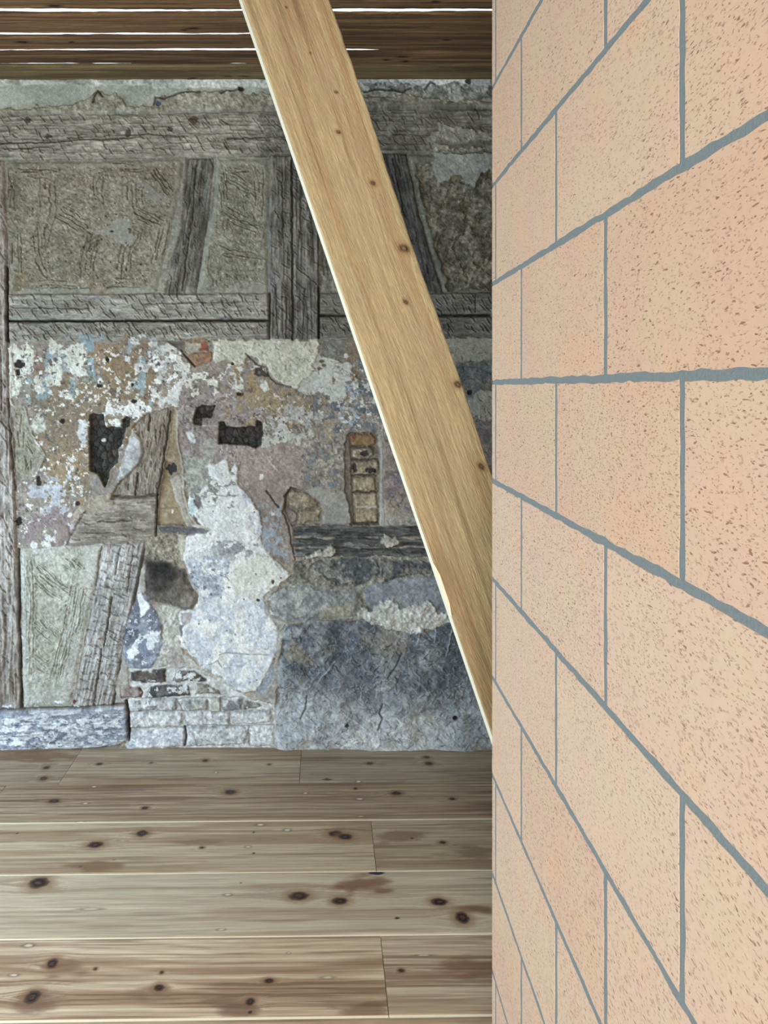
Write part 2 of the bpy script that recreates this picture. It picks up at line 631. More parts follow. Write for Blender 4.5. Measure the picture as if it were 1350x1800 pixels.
def timber(pts, axis, c1, c2, h=0.0, hv=2.2, adze=0, adze_ang=0.95, alen=(8, 17), cracks=(), name='timber', label=None, rough=1.5, rnd=4.0, rndh=3.0, dirt_shade=(62, 56, 48), gs=70.0, lime=0.0, limec=(185, 184, 172), seed=None):
    s = seed or nseed()
    pid = part(name, label)
    w = pwin(pts, rough + 4)
    X, Y = GX[w], GY[w]
    d = sdf(pts, X, Y) + rough * 2 * (fbm(X / 25, Y / 25, s + 900, 4, 0.6) - 0.5)
    m = sstep(-1.1, 1.1, d)
    ax = np.array(axis, float)
    ax /= np.hypot(*ax)
    u, v = X * ax[0] + Y * ax[1], -X * ax[1] + Y * ax[0]
    v2 = v + 5 * (fbm(u / 120, v / 60, s + 1, 3) - 0.5)
    g = fbm(u / gs, v2 / 3.2, s + 2, 4, 0.65)
    g2 = fbm(u / 28.0, v2 / 12.0, s + 3, 4, 0.6)
    hf = fbm(u / 9.0, v / 2.6, s + 4, 3, 0.7)
    mm = np.clip(0.5 + 1.0 * (g - 0.5) + 0.9 * (g2 - 0.5), 0, 1)[..., None]
    c = np.array(c1, float) * (1 - mm) + np.array(c2, float) * mm
    c = c * (1 + 0.30 * (hf - 0.5))[..., None]
    if lime:
        lm = sstep(1 - lime - 0.12, 1 - lime + 0.12, fbm(u / 45, v / 16, s + 8, 5, 0.65))[..., None] * 0.75
        c = c * (1 - lm) + np.array(limec, float) * lm
    hh = h + hv * 1.3 * (g - 0.5) + hv * 1.6 * (g2 - 0.5) - rndh * (1 - sstep(0, rnd, d))
    COL[w] = COL[w] * (1 - m[..., None]) + c * m[..., None]
    HT[w] = HT[w] * (1 - m) + hh * m
    PID[w] = np.where(m > 0.5, pid, PID[w])
    # seam round the timber
    e = np.exp(-((d + 0.5) / 1.6) ** 2)
    HT[w] -= 4.0 * e
    r_ = np.random.default_rng(s)
    p = np.array(pts)
    if adze:
        bx0, bx1, by0, by1 = max(p[:, 0].min(), -60), min(p[:, 0].max(), 930), p[:, 1].min(), p[:, 1].max()
        sx_, sy_ = r_.uniform(bx0, bx1, 400), r_.uniform(by0, by1, 400)
        area = (bx1 - bx0) * (by1 - by0) * max((sdf(pts, sx_, sy_) > 3).mean(), 0.05)
        cell = math.sqrt(area / adze)
        row = 0
        y = by0 + cell * 0.4
        while y < by1:
            x = bx0 + cell * (0.3 + 0.5 * (row % 2))
            while x < bx1:
                xj, yj = x + r_.normal(0, cell * 0.22), y + r_.normal(0, cell * 0.22)
                x += cell
                if sdf(pts, np.array([xj]), np.array([yj]))[0] < 3 or r_.random() < 0.1:
                    continue
                a = adze_ang + r_.normal(0, 0.14)
                L = r_.uniform(*alen) / 2
                bend = r_.uniform(-1.5, 1.5)
                q = [(xj - L * math.cos(a), yj - L * math.sin(a)), (xj + bend, yj - bend), (xj + L * math.cos(a), yj + L * math.sin(a))]
                groove(q, r_.uniform(1.1, 1.8), r_.uniform(2.0, 4.2), dirt_shade, r_.uniform(0.15, 0.55), ridge=1.6)  # dark tone in each nick: soot plus painted shade where relief reads weakly
            y += cell
            row += 1
    for cr in cracks:
        groove(cr[0], cr[1], cr[2], dirt_shade, 0.75, wob=1.2)  # crack colour likewise mixes soot with painted shade
    return pid


def comb(p, n, gap, depth=3.0, wd=1.35, c=(78, 72, 58), ridge=1.1, ca=(.3, .75)):
    """n roughly parallel scratches along a polyline, skipping and wandering"""
    p = np.array(p, float)
    tt = np.linspace(0, 1, 2 + 3 * (len(p) - 1))
    t0 = np.linspace(0, 1, len(p))
    p = np.stack([np.interp(tt, t0, p[:, 0]), np.interp(tt, t0, p[:, 1])], 1)
    p[1:-1] = (p[:-2] + 2 * p[1:-1] + p[2:]) / 4
    t = np.gradient(p, axis=0)
    t /= np.hypot(t[:, 0], t[:, 1])[:, None]
    nn = np.stack([-t[:, 1], t[:, 0]], 1)
    drift = np.cumsum(rng.normal(0, 1.0, len(p)))
    for k in range(n):
        off = (k - (n - 1) / 2) * gap + rng.normal(0, 1.2)
        q = p + nn * (off + 0.5 * drift)[:, None] + rng.normal(0, 0.7, p.shape)
        a = rng.integers(0, 2)
        b = len(q) - rng.integers(0, 3)
        if b - a < 2:
            continue
        cut = rng.integers(a + 1, b)
        for seg in (q[a:cut + 1], q[cut:b]):
            if len(seg) > 1 and rng.random() > 0.07:
                groove([tuple(v) for v in seg], wd * rng.uniform(.8, 1.25), depth * rng.uniform(.5, 1.3), c, rng.uniform(*ca), ridge=ridge, wob=1.3)


def scratches(pts, n, ln=(4, 11), wd=(0.9, 1.4), depth=(1.0, 2.5), c=(80, 76, 66), ca=(0.2, 0.6), ang=None, spread=0.5, seed=None):
    """short nicks and raised crumbs"""
    r_ = np.random.default_rng(seed or nseed())
    p = np.array(pts, float)
    bx = (max(p[:, 0].min(), -10), min(p[:, 0].max(), 875), p[:, 1].min(), p[:, 1].max())
    xx = r_.uniform(bx[0], bx[1], n * 2)
    yy_ = r_.uniform(bx[2], bx[3], n * 2)
    ok = sdf(pts, xx, yy_) > 1
    for x, y in list(zip(xx[ok], yy_[ok]))[:n]:
        a = r_.uniform(0, math.pi) if ang is None else ang + r_.normal(0, spread)
        L = r_.uniform(*ln) / 2
        bd = r_.normal(0, 1.2)
        q = [(x - L * math.cos(a), y - L * math.sin(a)), (x - bd * math.sin(a), y + bd * math.cos(a)), (x + L * math.cos(a), y + L * math.sin(a))]
        groove(q, r_.uniform(*wd), r_.uniform(*depth), c, r_.uniform(*ca), wob=0.8)


# --- base coat over the whole wall
COL[:] = texcol(GX, GY, (138, 132, 122), (150, 138, 122), 40, 1, 0.16)
_u = (1 - sstep(590, 606, GY))[..., None]
COL[:] = COL * (1 - _u) + texcol(GX, GY, (126, 127, 115), (138, 138, 126), 40, 9, 0.14) * _u
HT[:] = 3.0 * (fbm(GX / 60, GY / 60, 2, 5, 0.55) - 0.5) + 2.2 * (fbm(GX / 12, GY / 12, 3, 4, 0.6) - 0.5)

# --- plaster strip under the ceiling boards
fill([(-420, 105), (1440, 105), (1440, 200), (-420, 200)], (158, 168, 158), (172, 180, 170), h=9, rough=2, scale=60, hvar=1.2, hs=30, cvar=0.06, name='plaster_strip')
fill([(-420, 142), (1440, 140), (1440, 150), (-420, 152)], (150, 152, 145), (200, 206, 202), h=12, rough=3, rs=20, scale=30, hvar=2.5, hs=10, alpha=0.8)
fill([(270, 141), (860, 139), (860, 152), (270, 156)], (176, 186, 184), (206, 212, 210), h=12, rough=3, rs=20, scale=30, hvar=1.5)
pid_lip = fill([(-420, 188), (60, 192), (130, 186), (160, 178), (172, 160), (185, 172), (200, 166), (218, 176), (225, 188), (268, 190), (280, 172), (310, 168), (330, 160), (372, 166), (400, 160), (440, 168), (640, 172), (720, 168), (800, 180), (1440, 178), (1440, 202), (-420, 206)],
               (140, 136, 118), (162, 162, 146), h=16, rough=5, rs=14, scale=18, hvar=4, hs=9, cvar=0.16, name='clay_edge')
fill([(630, 148), (1440, 148), (1440, 176), (760, 178), (690, 166), (630, 170)], (116, 120, 116), (160, 166, 160), h=10, rough=6, rs=16, scale=16, hvar=4, hs=8, cvar=0.2)
fill([(640, 176), (720, 172), (800, 184), (1440, 182), (1440, 192), (640, 196)], (140, 140, 124), (150, 150, 136), h=18, rough=3, scale=20, hvar=2)
for q in ([(272, 186), (275, 172), (290, 176), (318, 164), (352, 163)], [(165, 182), (174, 161), (183, 172)], [(390, 166), (398, 160), (406, 162), (424, 158)],
          [(746, 158), (756, 146), (764, 150)], [(688, 158), (706, 164), (722, 156)], [(640, 164), (664, 158), (690, 160)]):
    groove(q, 2.2, 6, (60, 58, 56), 0.8, ridge=1.5)
spot(279, 185, 5, 4, (66, 82, 110), -3)
spot(424, 158, 5, 4, (52, 54, 56), -4)
spot(823, 144, 5, 5, (70, 70, 70), -6)

# --- wall plate
timber([(-420, 206), (0, 203), (240, 199), (460, 195), (862, 190), (1440, 186), (1440, 268), (862, 269), (560, 271), (330, 276), (0, 281), (-420, 284)],
       (1, -0.012), (126, 122, 111), (160, 157, 146), h=4, adze=250, lime=0.12, name='wall_plate', label='hewn wall plate beam under the ceiling', hv=5,
       cracks=(([(-20, 251), (60, 252), (150, 246), (232, 243)], 1.8, 7), ([(10, 262), (90, 259)], 1.4, 5), ([(400, 244), (520, 240), (640, 242)], 1.6, 6), ([(690, 236), (800, 240)], 1.3, 5), ([(120, 243), (260, 236), (330, 240)], 1.2, 4)))
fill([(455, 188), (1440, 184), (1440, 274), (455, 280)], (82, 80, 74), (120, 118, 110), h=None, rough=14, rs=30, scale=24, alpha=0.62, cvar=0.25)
for x, y in ((50, 212), (85, 240), (225, 235), (300, 228), (340, 212)):
    spot(x, y, rng.uniform(4, 8), rng.uniform(4, 8), (84, 74, 64), -1)
fill([(772, 219), (790, 222), (822, 226), (838, 232), (1440, 230), (1440, 266), (820, 266), (790, 262), (752, 268), (765, 252), (748, 246), (758, 236), (772, 232)],
     (138, 138, 124), (158, 158, 146), h=10, rough=5, rs=12, scale=15, hvar=3, hs=7, name='plaster_patch')
fill([(752, 248), (1440, 246), (1440, 258), (800, 260)], (92, 90, 84), (130, 128, 118), h=6, rough=6, rs=10, alpha=0.8)

# --- rails
timber([(14, 517), (250, 516), (472, 514), (473, 561), (250, 564), (14, 563)], (1, -0.004), (122, 119, 112), (160, 158, 150), h=6, adze=95, alen=(8, 16), lime=0.14, name='timber_rail', label='upper half of the split grey rail',
       cracks=(([(20, 540), (160, 543)], 1.3, 4), ([(250, 535), (420, 531)], 1.1, 3)))
timber([(15, 566), (472, 565), (472, 592), (420, 596), (310, 597), (16, 603)], (1, -0.006), (116, 112, 104), (150, 148, 140), h=7, adze=85, alen=(9, 18), lime=0.14, name='timber_rail', label='lower half of the split grey rail')
timber([(561, 516), (700, 515), (1440, 511), (1440, 553), (561, 553)], (1, -0.004), (92, 91, 86), (128, 127, 120), h=6, adze=60, name='timber_rail', cracks=(([(835, 520), (836, 550)], 1.2, 5),))
timber([(561, 557), (1440, 556), (1440, 591), (700, 593), (561, 597)], (1, -0.004), (92, 91, 86), (126, 125, 118), h=6, adze=55, name='timber_rail')
groove([(14, 564), (120, 564.5), (300, 563.5), (472, 563)], 2.0, 16, (34, 31, 28), 0.9)
groove([(561, 554.5), (862, 554)], 2.0, 14, (34, 31, 28), 0.85)

# --- upper infill panels
PA = [(8, 283), (160, 281), (323, 277), (321, 320), (308, 380), (294, 440), (276, 516), (14, 516)]
fill(PA, (134, 134, 120), (142, 140, 126), h=5, rough=1.5, scale=40, hvar=1.2, cvar=0.1, rnd=9, rndh=7, name='infill_panel', label='combed clay infill between post and leaning brace')
PA2 = [(14, 294), (160, 292), (312, 290), (304, 350), (290, 430), (266, 500), (150, 512), (30, 510), (14, 420)]
fill(PA2, (128, 123, 104), (140, 136, 118), h=4, rough=6, rs=16, scale=30, hvar=2.6, hs=6, cvar=0.16, soft=4)
scratches(PA2, 260, ca=(.1, .45))
scratches(PA2, 260, c=(176, 172, 156), depth=(-2, -0.8))
fill([(20, 486), (45, 478), (60, 500), (40, 514), (18, 512)], (104, 90, 62), (130, 118, 92), h=None, rough=10, alpha=.7, soft=4)
fill([(160, 490), (190, 496), (180, 514), (160, 514)], (110, 98, 70), (136, 126, 100), h=None, rough=8, alpha=.6, soft=4)
for p, n, g in (([(86, 310), (84, 345), (88, 370), (80, 395), (72, 420)], 4, 8), ([(70, 400), (72, 440), (80, 470), (92, 484)], 4, 7),
                ([(98, 366), (130, 388), (165, 410)], 4, 7), ([(176, 300), (170, 330), (172, 360)], 3, 8), ([(170, 410), (160, 440), (156, 470), (158, 486)], 4, 7),
                ([(22, 300), (20, 365)], 3, 8), ([(28, 410), (30, 480)], 4, 7), ([(236, 325), (240, 375)], 4, 8), ([(242, 372), (262, 384), (284, 396)], 4, 6),
                ([(244, 400), (236, 425), (222, 438), (216, 490)], 4, 8), ([(292, 390), (284, 430), (274, 470)], 3, 7), ([(36, 304), (100, 304)], 3, 6),
                ([(70, 500), (155, 501)], 3, 6), ([(190, 498), (245, 500)], 3, 6), ([(270, 300), (290, 325), (300, 340)], 3, 6), ([(150, 445), (165, 425), (185, 415)], 3, 6), ([(200, 296), (250, 298)], 3, 6)):
    comb(p, n, g)
fill([(198, 392), (212, 382), (232, 388), (228, 408), (240, 420), (222, 432), (208, 424), (196, 418), (172, 412), (160, 406), (180, 402)], (140, 140, 132), None, h=5, rough=3, hvar=0.8, cvar=0.06)
fill([(245, 322), (262, 320), (276, 335), (292, 352), (284, 362), (262, 348)], (138, 138, 128), None, h=5, rough=3, hvar=0.8, cvar=0.06)
spot(198, 407, 3, 1.5, (40, 38, 36), -4)
specks(PA2, (190, 186, 172), 130, 0.8, 1.6, 0.6)
specks(PA2, (70, 64, 54), 110, 0.9, 1.8, -1.5)

timber([(328, 277), (376, 277), (374, 325), (364, 400), (345, 516), (290, 517), (306, 450), (320, 400), (325, 330)], (0.17, -1), (76, 75, 71), (128, 126, 119), h=-2, gs=90, lime=0.12, limec=(150, 145, 132), name='timber_brace', label='leaning dark brace let into the upper infill', hv=4, adze=16, adze_ang=1.2,
       cracks=(([(345, 290), (338, 380), (320, 510)], 1.6, 7), ([(355, 300), (350, 360)], 1.2, 4), ([(335, 330), (322, 430)], 1.2, 4)))
PB = [(379, 278), (474, 277), (475, 388), (470, 400), (474, 516), (347, 516), (358, 440), (371, 380), (376, 330)]
fill(PB, (136, 138, 124), (146, 146, 134), h=5, rough=1.5, scale=40, hvar=1.2, cvar=0.1, rnd=9, rndh=7, name='infill_panel', label='narrow combed clay infill left of the upright post')
PB2 = [(388, 290), (462, 290), (464, 500), (360, 508), (372, 440), (384, 370)]
fill(PB2, (128, 127, 112), (142, 141, 128), h=4, rough=6, rs=16, scale=30, hvar=2.4, hs=6, cvar=0.15, soft=4)
scratches(PB2, 160)
scratches(PB2, 90, c=(176, 172, 156), depth=(-2, -0.8))
for p, n, g in (([(392, 300), (396, 400)], 3, 7), ([(398, 372), (420, 386), (455, 398)], 4, 6), ([(456, 300), (455, 380)], 3, 6), ([(405, 310), (430, 328), (452, 336)], 4, 6), ([(372, 440), (366, 490)], 3, 7), ([(385, 440), (420, 448), (460, 452)], 3, 6), ([(400, 300), (450, 299)], 2, 6)):
    comb(p, n, g)
specks(PB2, (190, 186, 172), 50, 0.8, 1.5, 0.6)

PE = [(562, 273), (690, 272), (745, 515), (562, 515)]
fill(PE, (98, 98, 88), (122, 122, 110), h=4, rough=1.5, scale=16, hvar=2.5, hs=7, cvar=0.2, rnd=8, rndh=6, name='infill_panel', label='dim clay infill behind the pale diagonal brace')
comb([(575, 430), (580, 500)], 4, 6)
scratches(PE, 120)
timber([(476, 274), (560, 271), (561, 420), (560, 597), (520, 598), (473, 598), (472, 420)], (0, 1), (86, 85, 82), (132, 130, 125), h=9, hv=5, adze=75, adze_ang=0.7, gs=90, lime=0.12, limec=(150, 150, 146), name='timber_post', label='upright grey post with long cracks',
       cracks=(([(513, 276), (514, 400), (515, 597)], 2.2, 12), ([(496, 300), (498, 420)], 1.4, 6), ([(530, 320), (528, 420)], 1.3, 5), ([(548, 380), (552, 460)], 1.1, 4), ([(485, 500), (488, 590)], 1.3, 5), ([(503, 520), (504, 596)], 1.2, 5), ([(535, 510), (533, 596)], 1.3, 5)))
groove([(474, 515), (474, 597)], 2.2, 12, (36, 33, 30), 0.85)
groove([(560.5, 505), (560.5, 597)], 2.2, 12, (36, 33, 30), 0.85)
timber([(640, 270), (714, 270), (736, 370), (778, 515), (690, 515)], (0.23, 1), (66, 67, 66), (100, 101, 98), h=4, gs=90, adze=25, adze_ang=1.5, name='timber_brace', label='leaning dark brace right of the pale diagonal brace', hv=3,
       cracks=(([(690, 280), (712, 380)], 1.6, 7), ([(700, 290), (704, 310)], 1.4, 5)))
PD = [(716, 271), (862, 269), (1440, 268), (1440, 512), (778, 514), (752, 430), (733, 350)]
fill(PD, (112, 114, 102), (124, 126, 114), h=3, rough=1.5, hvar=1.5, rnd=6, rndh=5, name='infill_panel', label='rough broken clay infill beside the tiled wall')
PD2 = [(730, 290), (762, 282), (1440, 280), (1440, 512), (790, 510), (768, 440), (746, 360)]
w = pwin(PD2, 8)
Xw, Yw = GX[w], GY[w]
dd = sdf(PD2, Xw, Yw) + 8 * (fbm(Xw / 14, Yw / 14, 771, 4) - 0.5)
mm_ = sstep(-3, 3, dd)
rd = ridged(Xw / 34 + 0.35 * Yw / 34, Yw / 55, 772, 5)
f1, f2, iv = worley(Xw / 26 + 1.5 * fbm(Xw / 30, Yw / 30, 5), Yw / 34, 773)
hh = -10 + 22 * (rd - 0.5) + 9 * (iv - 0.5)
c = texcol(Xw, Yw, (96, 93, 80), (126, 122, 108), 14, 774, 0.3)
pe = sstep(0.78, 0.9, rd)[..., None] * 0.5
c = c * (1 - pe) + np.array((160, 156, 140)) * pe
COL[w] = COL[w] * (1 - mm_[..., None]) + c * mm_[..., None]
HT[w] = HT[w] * (1 - mm_) + hh * mm_
fill([(764, 271), (862, 269), (1440, 268), (1440, 300), (862, 302), (845, 308), (834, 328), (815, 322), (795, 316), (776, 318), (764, 306)], (140, 146, 142), (158, 164, 160), h=8, rough=4, rs=14, scale=30, hvar=2, cvar=0.07, name='plaster_patch')
spot(799, 314, 13, 5, (112, 110, 80), 2)

# --- painted lower field: bare layers first
fill([(18, 600), (1440, 596), (1440, 930), (520, 930), (330, 960), (18, 965)], (132, 123, 114), (142, 131, 119), h=1, rough=0, scale=40, cvar=0.14, hvar=1.8, hs=30)
FL = [(25, 605), (330, 600), (322, 720), (300, 860), (160, 900), (30, 960)]
flakes([(75, 640), (250, 640), (262, 715), (235, 760), (160, 860), (80, 860), (70, 720)], (130, 114, 88), 34, 0.26, 0.6, (124, 111, 92), seed=301)
flakes([(150, 600), (270, 600), (270, 700), (150, 700)], (134, 115, 86), 22, 0.42, 0.6, seed=302)
flakes([(100, 790), (160, 790), (160, 890), (70, 880)], (144, 122, 90), 18, 0.5, 0.5, seed=303)
flakes([(95, 615), (120, 625), (95, 700), (70, 700), (65, 670), (85, 650)], (126, 146, 152), 14, 0.42, 0.4, seed=304, ani=1.6)
flakes([(148, 602), (168, 602), (170, 655), (150, 650)], (126, 150, 158), 10, 0.34, 0.4, seed=305, ani=1.6)
flakes([(236, 610), (256, 615), (255, 700), (236, 690)], (136, 156, 162), 12, 0.42, 0.4, seed=306, ani=1.6)
flakes([(30, 660), (55, 660), (48, 710), (34, 705)], (140, 158, 160), 10, 0.42, 0.4, seed=307)
fill([(170, 602), (182, 600), (182, 632), (172, 640)], (150, 116, 88), None, h=None, rough=4, alpha=.8)
flakes([(90, 630), (125, 640), (120, 668), (95, 665)], (150, 152, 156), 12, 0.4, 0.4, seed=308)
# cream/white paint flakes
flakes([(22, 600), (150, 600), (150, 640), (110, 660), (70, 690), (22, 700)], (200, 204, 192), 24, 0.52, 1.4, (190, 192, 178), seed=309)
fill([(122, 604), (148, 604), (146, 650), (158, 662), (140, 662), (122, 650), (112, 632)], (192, 196, 184), (204, 208, 198), h=3, rough=4, rs=8, cvar=0.06)
fill([(24, 604), (34, 608), (44, 630), (42, 648), (30, 640), (24, 650), (26, 690), (20, 700)], (196, 198, 186), (206, 208, 198), h=3, rough=3, rs=8, cvar=0.06)
fill([(64, 724), (76, 724), (78, 755), (66, 762), (54, 750)], (168, 168, 156), (180, 180, 168), h=2.5, rough=4, rs=8)
fill([(138, 738), (150, 738), (152, 775), (144, 785), (138, 770)], (186, 190, 192), None, h=2.5, rough=3, rs=8)
flakes([(236, 600), (318, 602), (326, 650), (316, 712), (255, 715), (240, 660)], (196, 200, 197), 15, 0.44, 1.4, (180, 182, 182), seed=310)
flakes([(248, 606), (318, 612), (322, 700), (250, 690)], (222, 226, 226), 11, 0.66, 1.0, seed=311)
flakes([(182, 724), (235, 706), (262, 712), (250, 740), (222, 752), (186, 746)], (206, 210, 206), 12, 0.38, 1.2, seed=312)
flakes([(100, 690), (150, 690), (135, 710)], (205, 208, 200), 8, 0.64, 1.0, seed=313)
flakes([(150, 650), (240, 650), (230, 720), (150, 720)], (205, 207, 198), 8, 0.70, 1.0, seed=314)
flakes(FL, (206, 208, 202), 8, 0.81, 1.0, seed=315)
flakes(FL, (96, 88, 84), 8, 0.83, -0.8, seed=316)
flakes([(60, 850), (115, 850), (125, 910), (70, 915)], (150, 155, 165), 14, 0.44, 1.0, (166, 171, 180), seed=317)
flakes([(35, 900), (130, 905), (120, 962), (35, 965)], (132, 118, 118), 16, 0.36, 0.5, seed=318)
flakes([(35, 905), (130, 905), (120, 965), (35, 968)], (196, 198, 196), 12, 0.69, 1.2, seed=319)
flakes([(30, 605), (110, 610), (60, 690)], (128, 104, 84), 9, 0.72, -0.8, seed=320)
flakes([(110, 790), (160, 800), (150, 880), (120, 890)], (192, 196, 196), 8, 0.72, 0.8, seed=321)
specks(FL, (214, 216, 210), 170, 0.8, 2.0, 0.8)
specks(FL, (84, 76, 72), 70, 0.8, 1.7, -1.0)
for q in ((85, 962, 7, 11), (125, 905, 5, 4)):
    spot(*q[:4], (200, 202, 190), 2)
# mid zone
MZ = [(318, 640), (470, 650), (540, 700), (540, 790), (420, 800), (320, 860)]
fill([(318, 690), (440, 690), (470, 720), (460, 800), (330, 830), (312, 760)], (136, 126, 122), (146, 136, 132), h=1, rough=8, scale=22, cvar=0.16)
flakes([(318, 650), (380, 650), (440, 640), (450, 680), (400, 700), (330, 700)], (202, 204, 194), 15, 0.46, 1.6, seed=330)
flakes([(340, 650), (440, 650), (440, 700), (350, 700)], (142, 134, 132), 12, 0.55, 0.4, seed=331)
flakes([(385, 640), (425, 640), (425, 675), (395, 675)], (150, 128, 96), 9, 0.5, 0.4, seed=332)
flakes([(400, 680), (440, 690), (440, 740), (400, 730)], (152, 132, 98), 12, 0.5, 0.3, seed=333)
flakes([(455, 668), (545, 690), (580, 720), (540, 760), (450, 740), (430, 700)], (140, 122, 92), 22, 0.4, 0.5, (148, 132, 102), seed=334)
flakes([(450, 690), (560, 700), (590, 740), (520, 790), (460, 780)], (160, 162, 158), 16, 0.55, 0.8, seed=335)
fill([(490, 736), (506, 732), (508, 760), (516, 775), (500, 785), (476, 778), (486, 760)], (176, 178, 174), (184, 186, 184), h=3, rough=5, rs=8, cvar=0.06)
fill([(520, 724), (550, 722), (560, 740), (530, 745)], (166, 168, 170), None, h=2, rough=7, rs=9, alpha=.8)
flakes([(440, 690), (640, 700), (610, 860), (440, 800)], (188, 186, 178), 7, 0.76, 0.8, seed=336)
flakes([(440, 660), (640, 690), (610, 880), (320, 780), (320, 640)], (102, 96, 94), 7, 0.78, -0.8, seed=337)
fill([(437, 655), (444, 652), (450, 668), (454, 688), (446, 690), (437, 676)], (166, 144, 106), (150, 128, 92), h=1, rough=2, rs=8)
fill([(456, 680), (468, 668), (474, 684), (466, 688)], (196, 198, 190), None, h=3, rough=2)
fill([(450, 648), (460, 646), (470, 660), (452, 664)], (70, 62, 60), None, h=-3, rough=5, rs=8)
groove([(424, 694), (427, 692)], 3, 4, (66, 44, 34), 0.9)
fill([(330, 760), (340, 752), (342, 775), (334, 780)], (196, 200, 202), None, h=2, rough=4, rs=8)
fill([(352, 770), (380, 768), (386, 800), (360, 812), (345, 800)], (158, 156, 150), None, h=1, rough=6, rs=10, alpha=.8)
groove([(356, 747), (400, 749), (470, 749)], 1.2, -1.5, (196, 196, 190), 0.7)
# cream plaster
fill([(366, 598), (470, 596), (560, 596), (559, 640), (548, 672), (535, 684), (512, 680), (486, 670), (474, 656), (470, 640), (452, 632), (436, 624), (430, 640), (410, 640), (402, 632), (378, 640), (374, 620)],
     (180, 181, 164), (194, 195, 180), h=9, rough=3, rs=14, scale=20, hvar=2.2, hs=9, cvar=0.09, rnd=3, rndh=2, name='plaster_patch', label='cream plaster patch under the upright post')
for q in ([(448, 640), (470, 646), (472, 660), (486, 674), (512, 680)], [(433, 622), (452, 640)]):
    groove(q, 2, 4, (80, 78, 70), 0.7)
fill([(545, 660), (560, 622), (590, 626), (612, 630), (620, 652), (632, 662), (634, 684), (612, 690), (604, 702), (580, 708), (570, 690), (540, 694), (520, 686), (530, 676)], (172, 176, 170), (182, 186, 182), h=5, rough=5, rs=10, scale=20, hvar=1.2, cvar=0.07, name='plaster_patch', label='pale grey plaster patch left of the diagonal brace')
for x, y in ((565, 635), (562, 648), (570, 642), (604, 634)):
    spot(x, y, 4, 2.5, (110, 88, 62), -2)
# blue-grey right field
fill([(562, 598), (1440, 594), (1440, 800), (670, 800), (600, 700), (635, 690), (622, 640), (562, 625)], (124, 120, 114), (138, 130, 122), h=1, rough=4, scale=24, cvar=0.18)
fill([(562, 600), (640, 598), (636, 626), (566, 626)], (108, 108, 106), (128, 128, 128), h=2, rough=4, scale=9, cvar=0.12)
flakes([(615, 620), (680, 620), (700, 740), (640, 740), (580, 790), (565, 720), (600, 700), (640, 690)], (92, 100, 108), 22, 0.4, 0.6, (106, 112, 118), seed=341)
flakes([(590, 690), (640, 690), (640, 735), (590, 740)], (146, 162, 172), 12, 0.5, 0.8, seed=342)
flakes([(600, 610), (640, 610), (640, 650), (615, 660)], (130, 114, 92), 13, 0.45, 0.4, seed=343)
flakes([(570, 720), (640, 715), (700, 760), (600, 800), (540, 800)], (140, 132, 124), 16, 0.45, 0.6, seed=344)
fill([(568, 735), (585, 738), (584, 775), (572, 780)], (146, 138, 118), None, h=2, rough=5)
flakes([(580, 610), (710, 640), (740, 780), (590, 770)], (190, 192, 188), 7, 0.75, 0.8, seed=345)
fill([(770, 594), (1440, 593), (1440, 634), (860, 634), (790, 640), (778, 620)], (156, 155, 138), (164, 162, 148), h=5, rough=3, scale=20, hvar=1.4, cvar=0.06, name='plaster_patch')
fill([(790, 640), (860, 632), (1440, 632), (1440, 676), (850, 678), (825, 700), (805, 690)], (96, 102, 106), (116, 118, 116), h=1, rough=4, scale=12, cvar=0.2)
fill([(822, 704), (845, 684), (1440, 680), (1440, 735), (860, 738), (838, 740), (826, 728)], (150, 148, 136), (158, 156, 146), h=5, rough=4, scale=20, hvar=1.6, cvar=0.08, name='plaster_patch')
fill([(826, 735), (1440, 732), (1440, 800), (840, 800)], (128, 128, 124), (150, 150, 144), h=1, rough=5, cvar=0.16)
spot(826, 690, 4, 4, (40, 38, 38), -5)
# mauve field
fill([(418, 800), (440, 786), (520, 778), (545, 800), (535, 850), (505, 862), (480, 905), (455, 890), (440, 870), (425, 850)], (136, 122, 118), (146, 132, 128), h=1.5, rough=6, rs=14, scale=26, cvar=0.12)
fill([(455, 880), (490, 900), (512, 925), (512, 990), (490, 985), (460, 960), (450, 920)], (128, 118, 112), (146, 138, 130), h=1.5, rough=6, rs=14, scale=18, cvar=0.18)
flakes([(455, 900), (490, 910), (500, 975), (450, 975)], (146, 158, 168), 12, 0.5, 0.8, seed=351)
groove([(470, 806), (482, 822)], 1.1, 0.5, (186, 182, 176), 0.8)
fill([(535, 780), (612, 776), (612, 860), (560, 858), (530, 850)], (126, 120, 112), (150, 144, 132), h=1.5, rough=6, scale=12, cvar=0.22, hvar=2.2, hs=7)
flakes([(535, 790), (600, 800), (600, 860), (530, 850)], (112, 118, 124), 12, 0.55, 0.5, seed=352)
fill([(668, 770), (700, 740), (1440, 740), (1440, 926), (668, 926)], (122, 112, 112), (136, 126, 120), h=1.5, rough=4, scale=18, cvar=0.18)
for q in ([(690, 840), (700, 836), (704, 846), (694, 852)], [(706, 880), (716, 874), (722, 884), (712, 892), (706, 884)], [(682, 862), (690, 866)], [(712, 895), (712, 910)]):
    groove(q, 2.6, 0.3, (98, 112, 140), 0.6)
flakes([(670, 880), (745, 880), (750, 925), (670, 925)], (146, 138, 124), 14, 0.45, 0.6, seed=353)
fill([(668, 905), (760, 905), (770, 924), (668, 926)], (150, 150, 142), None, h=2, rough=4, alpha=.8)

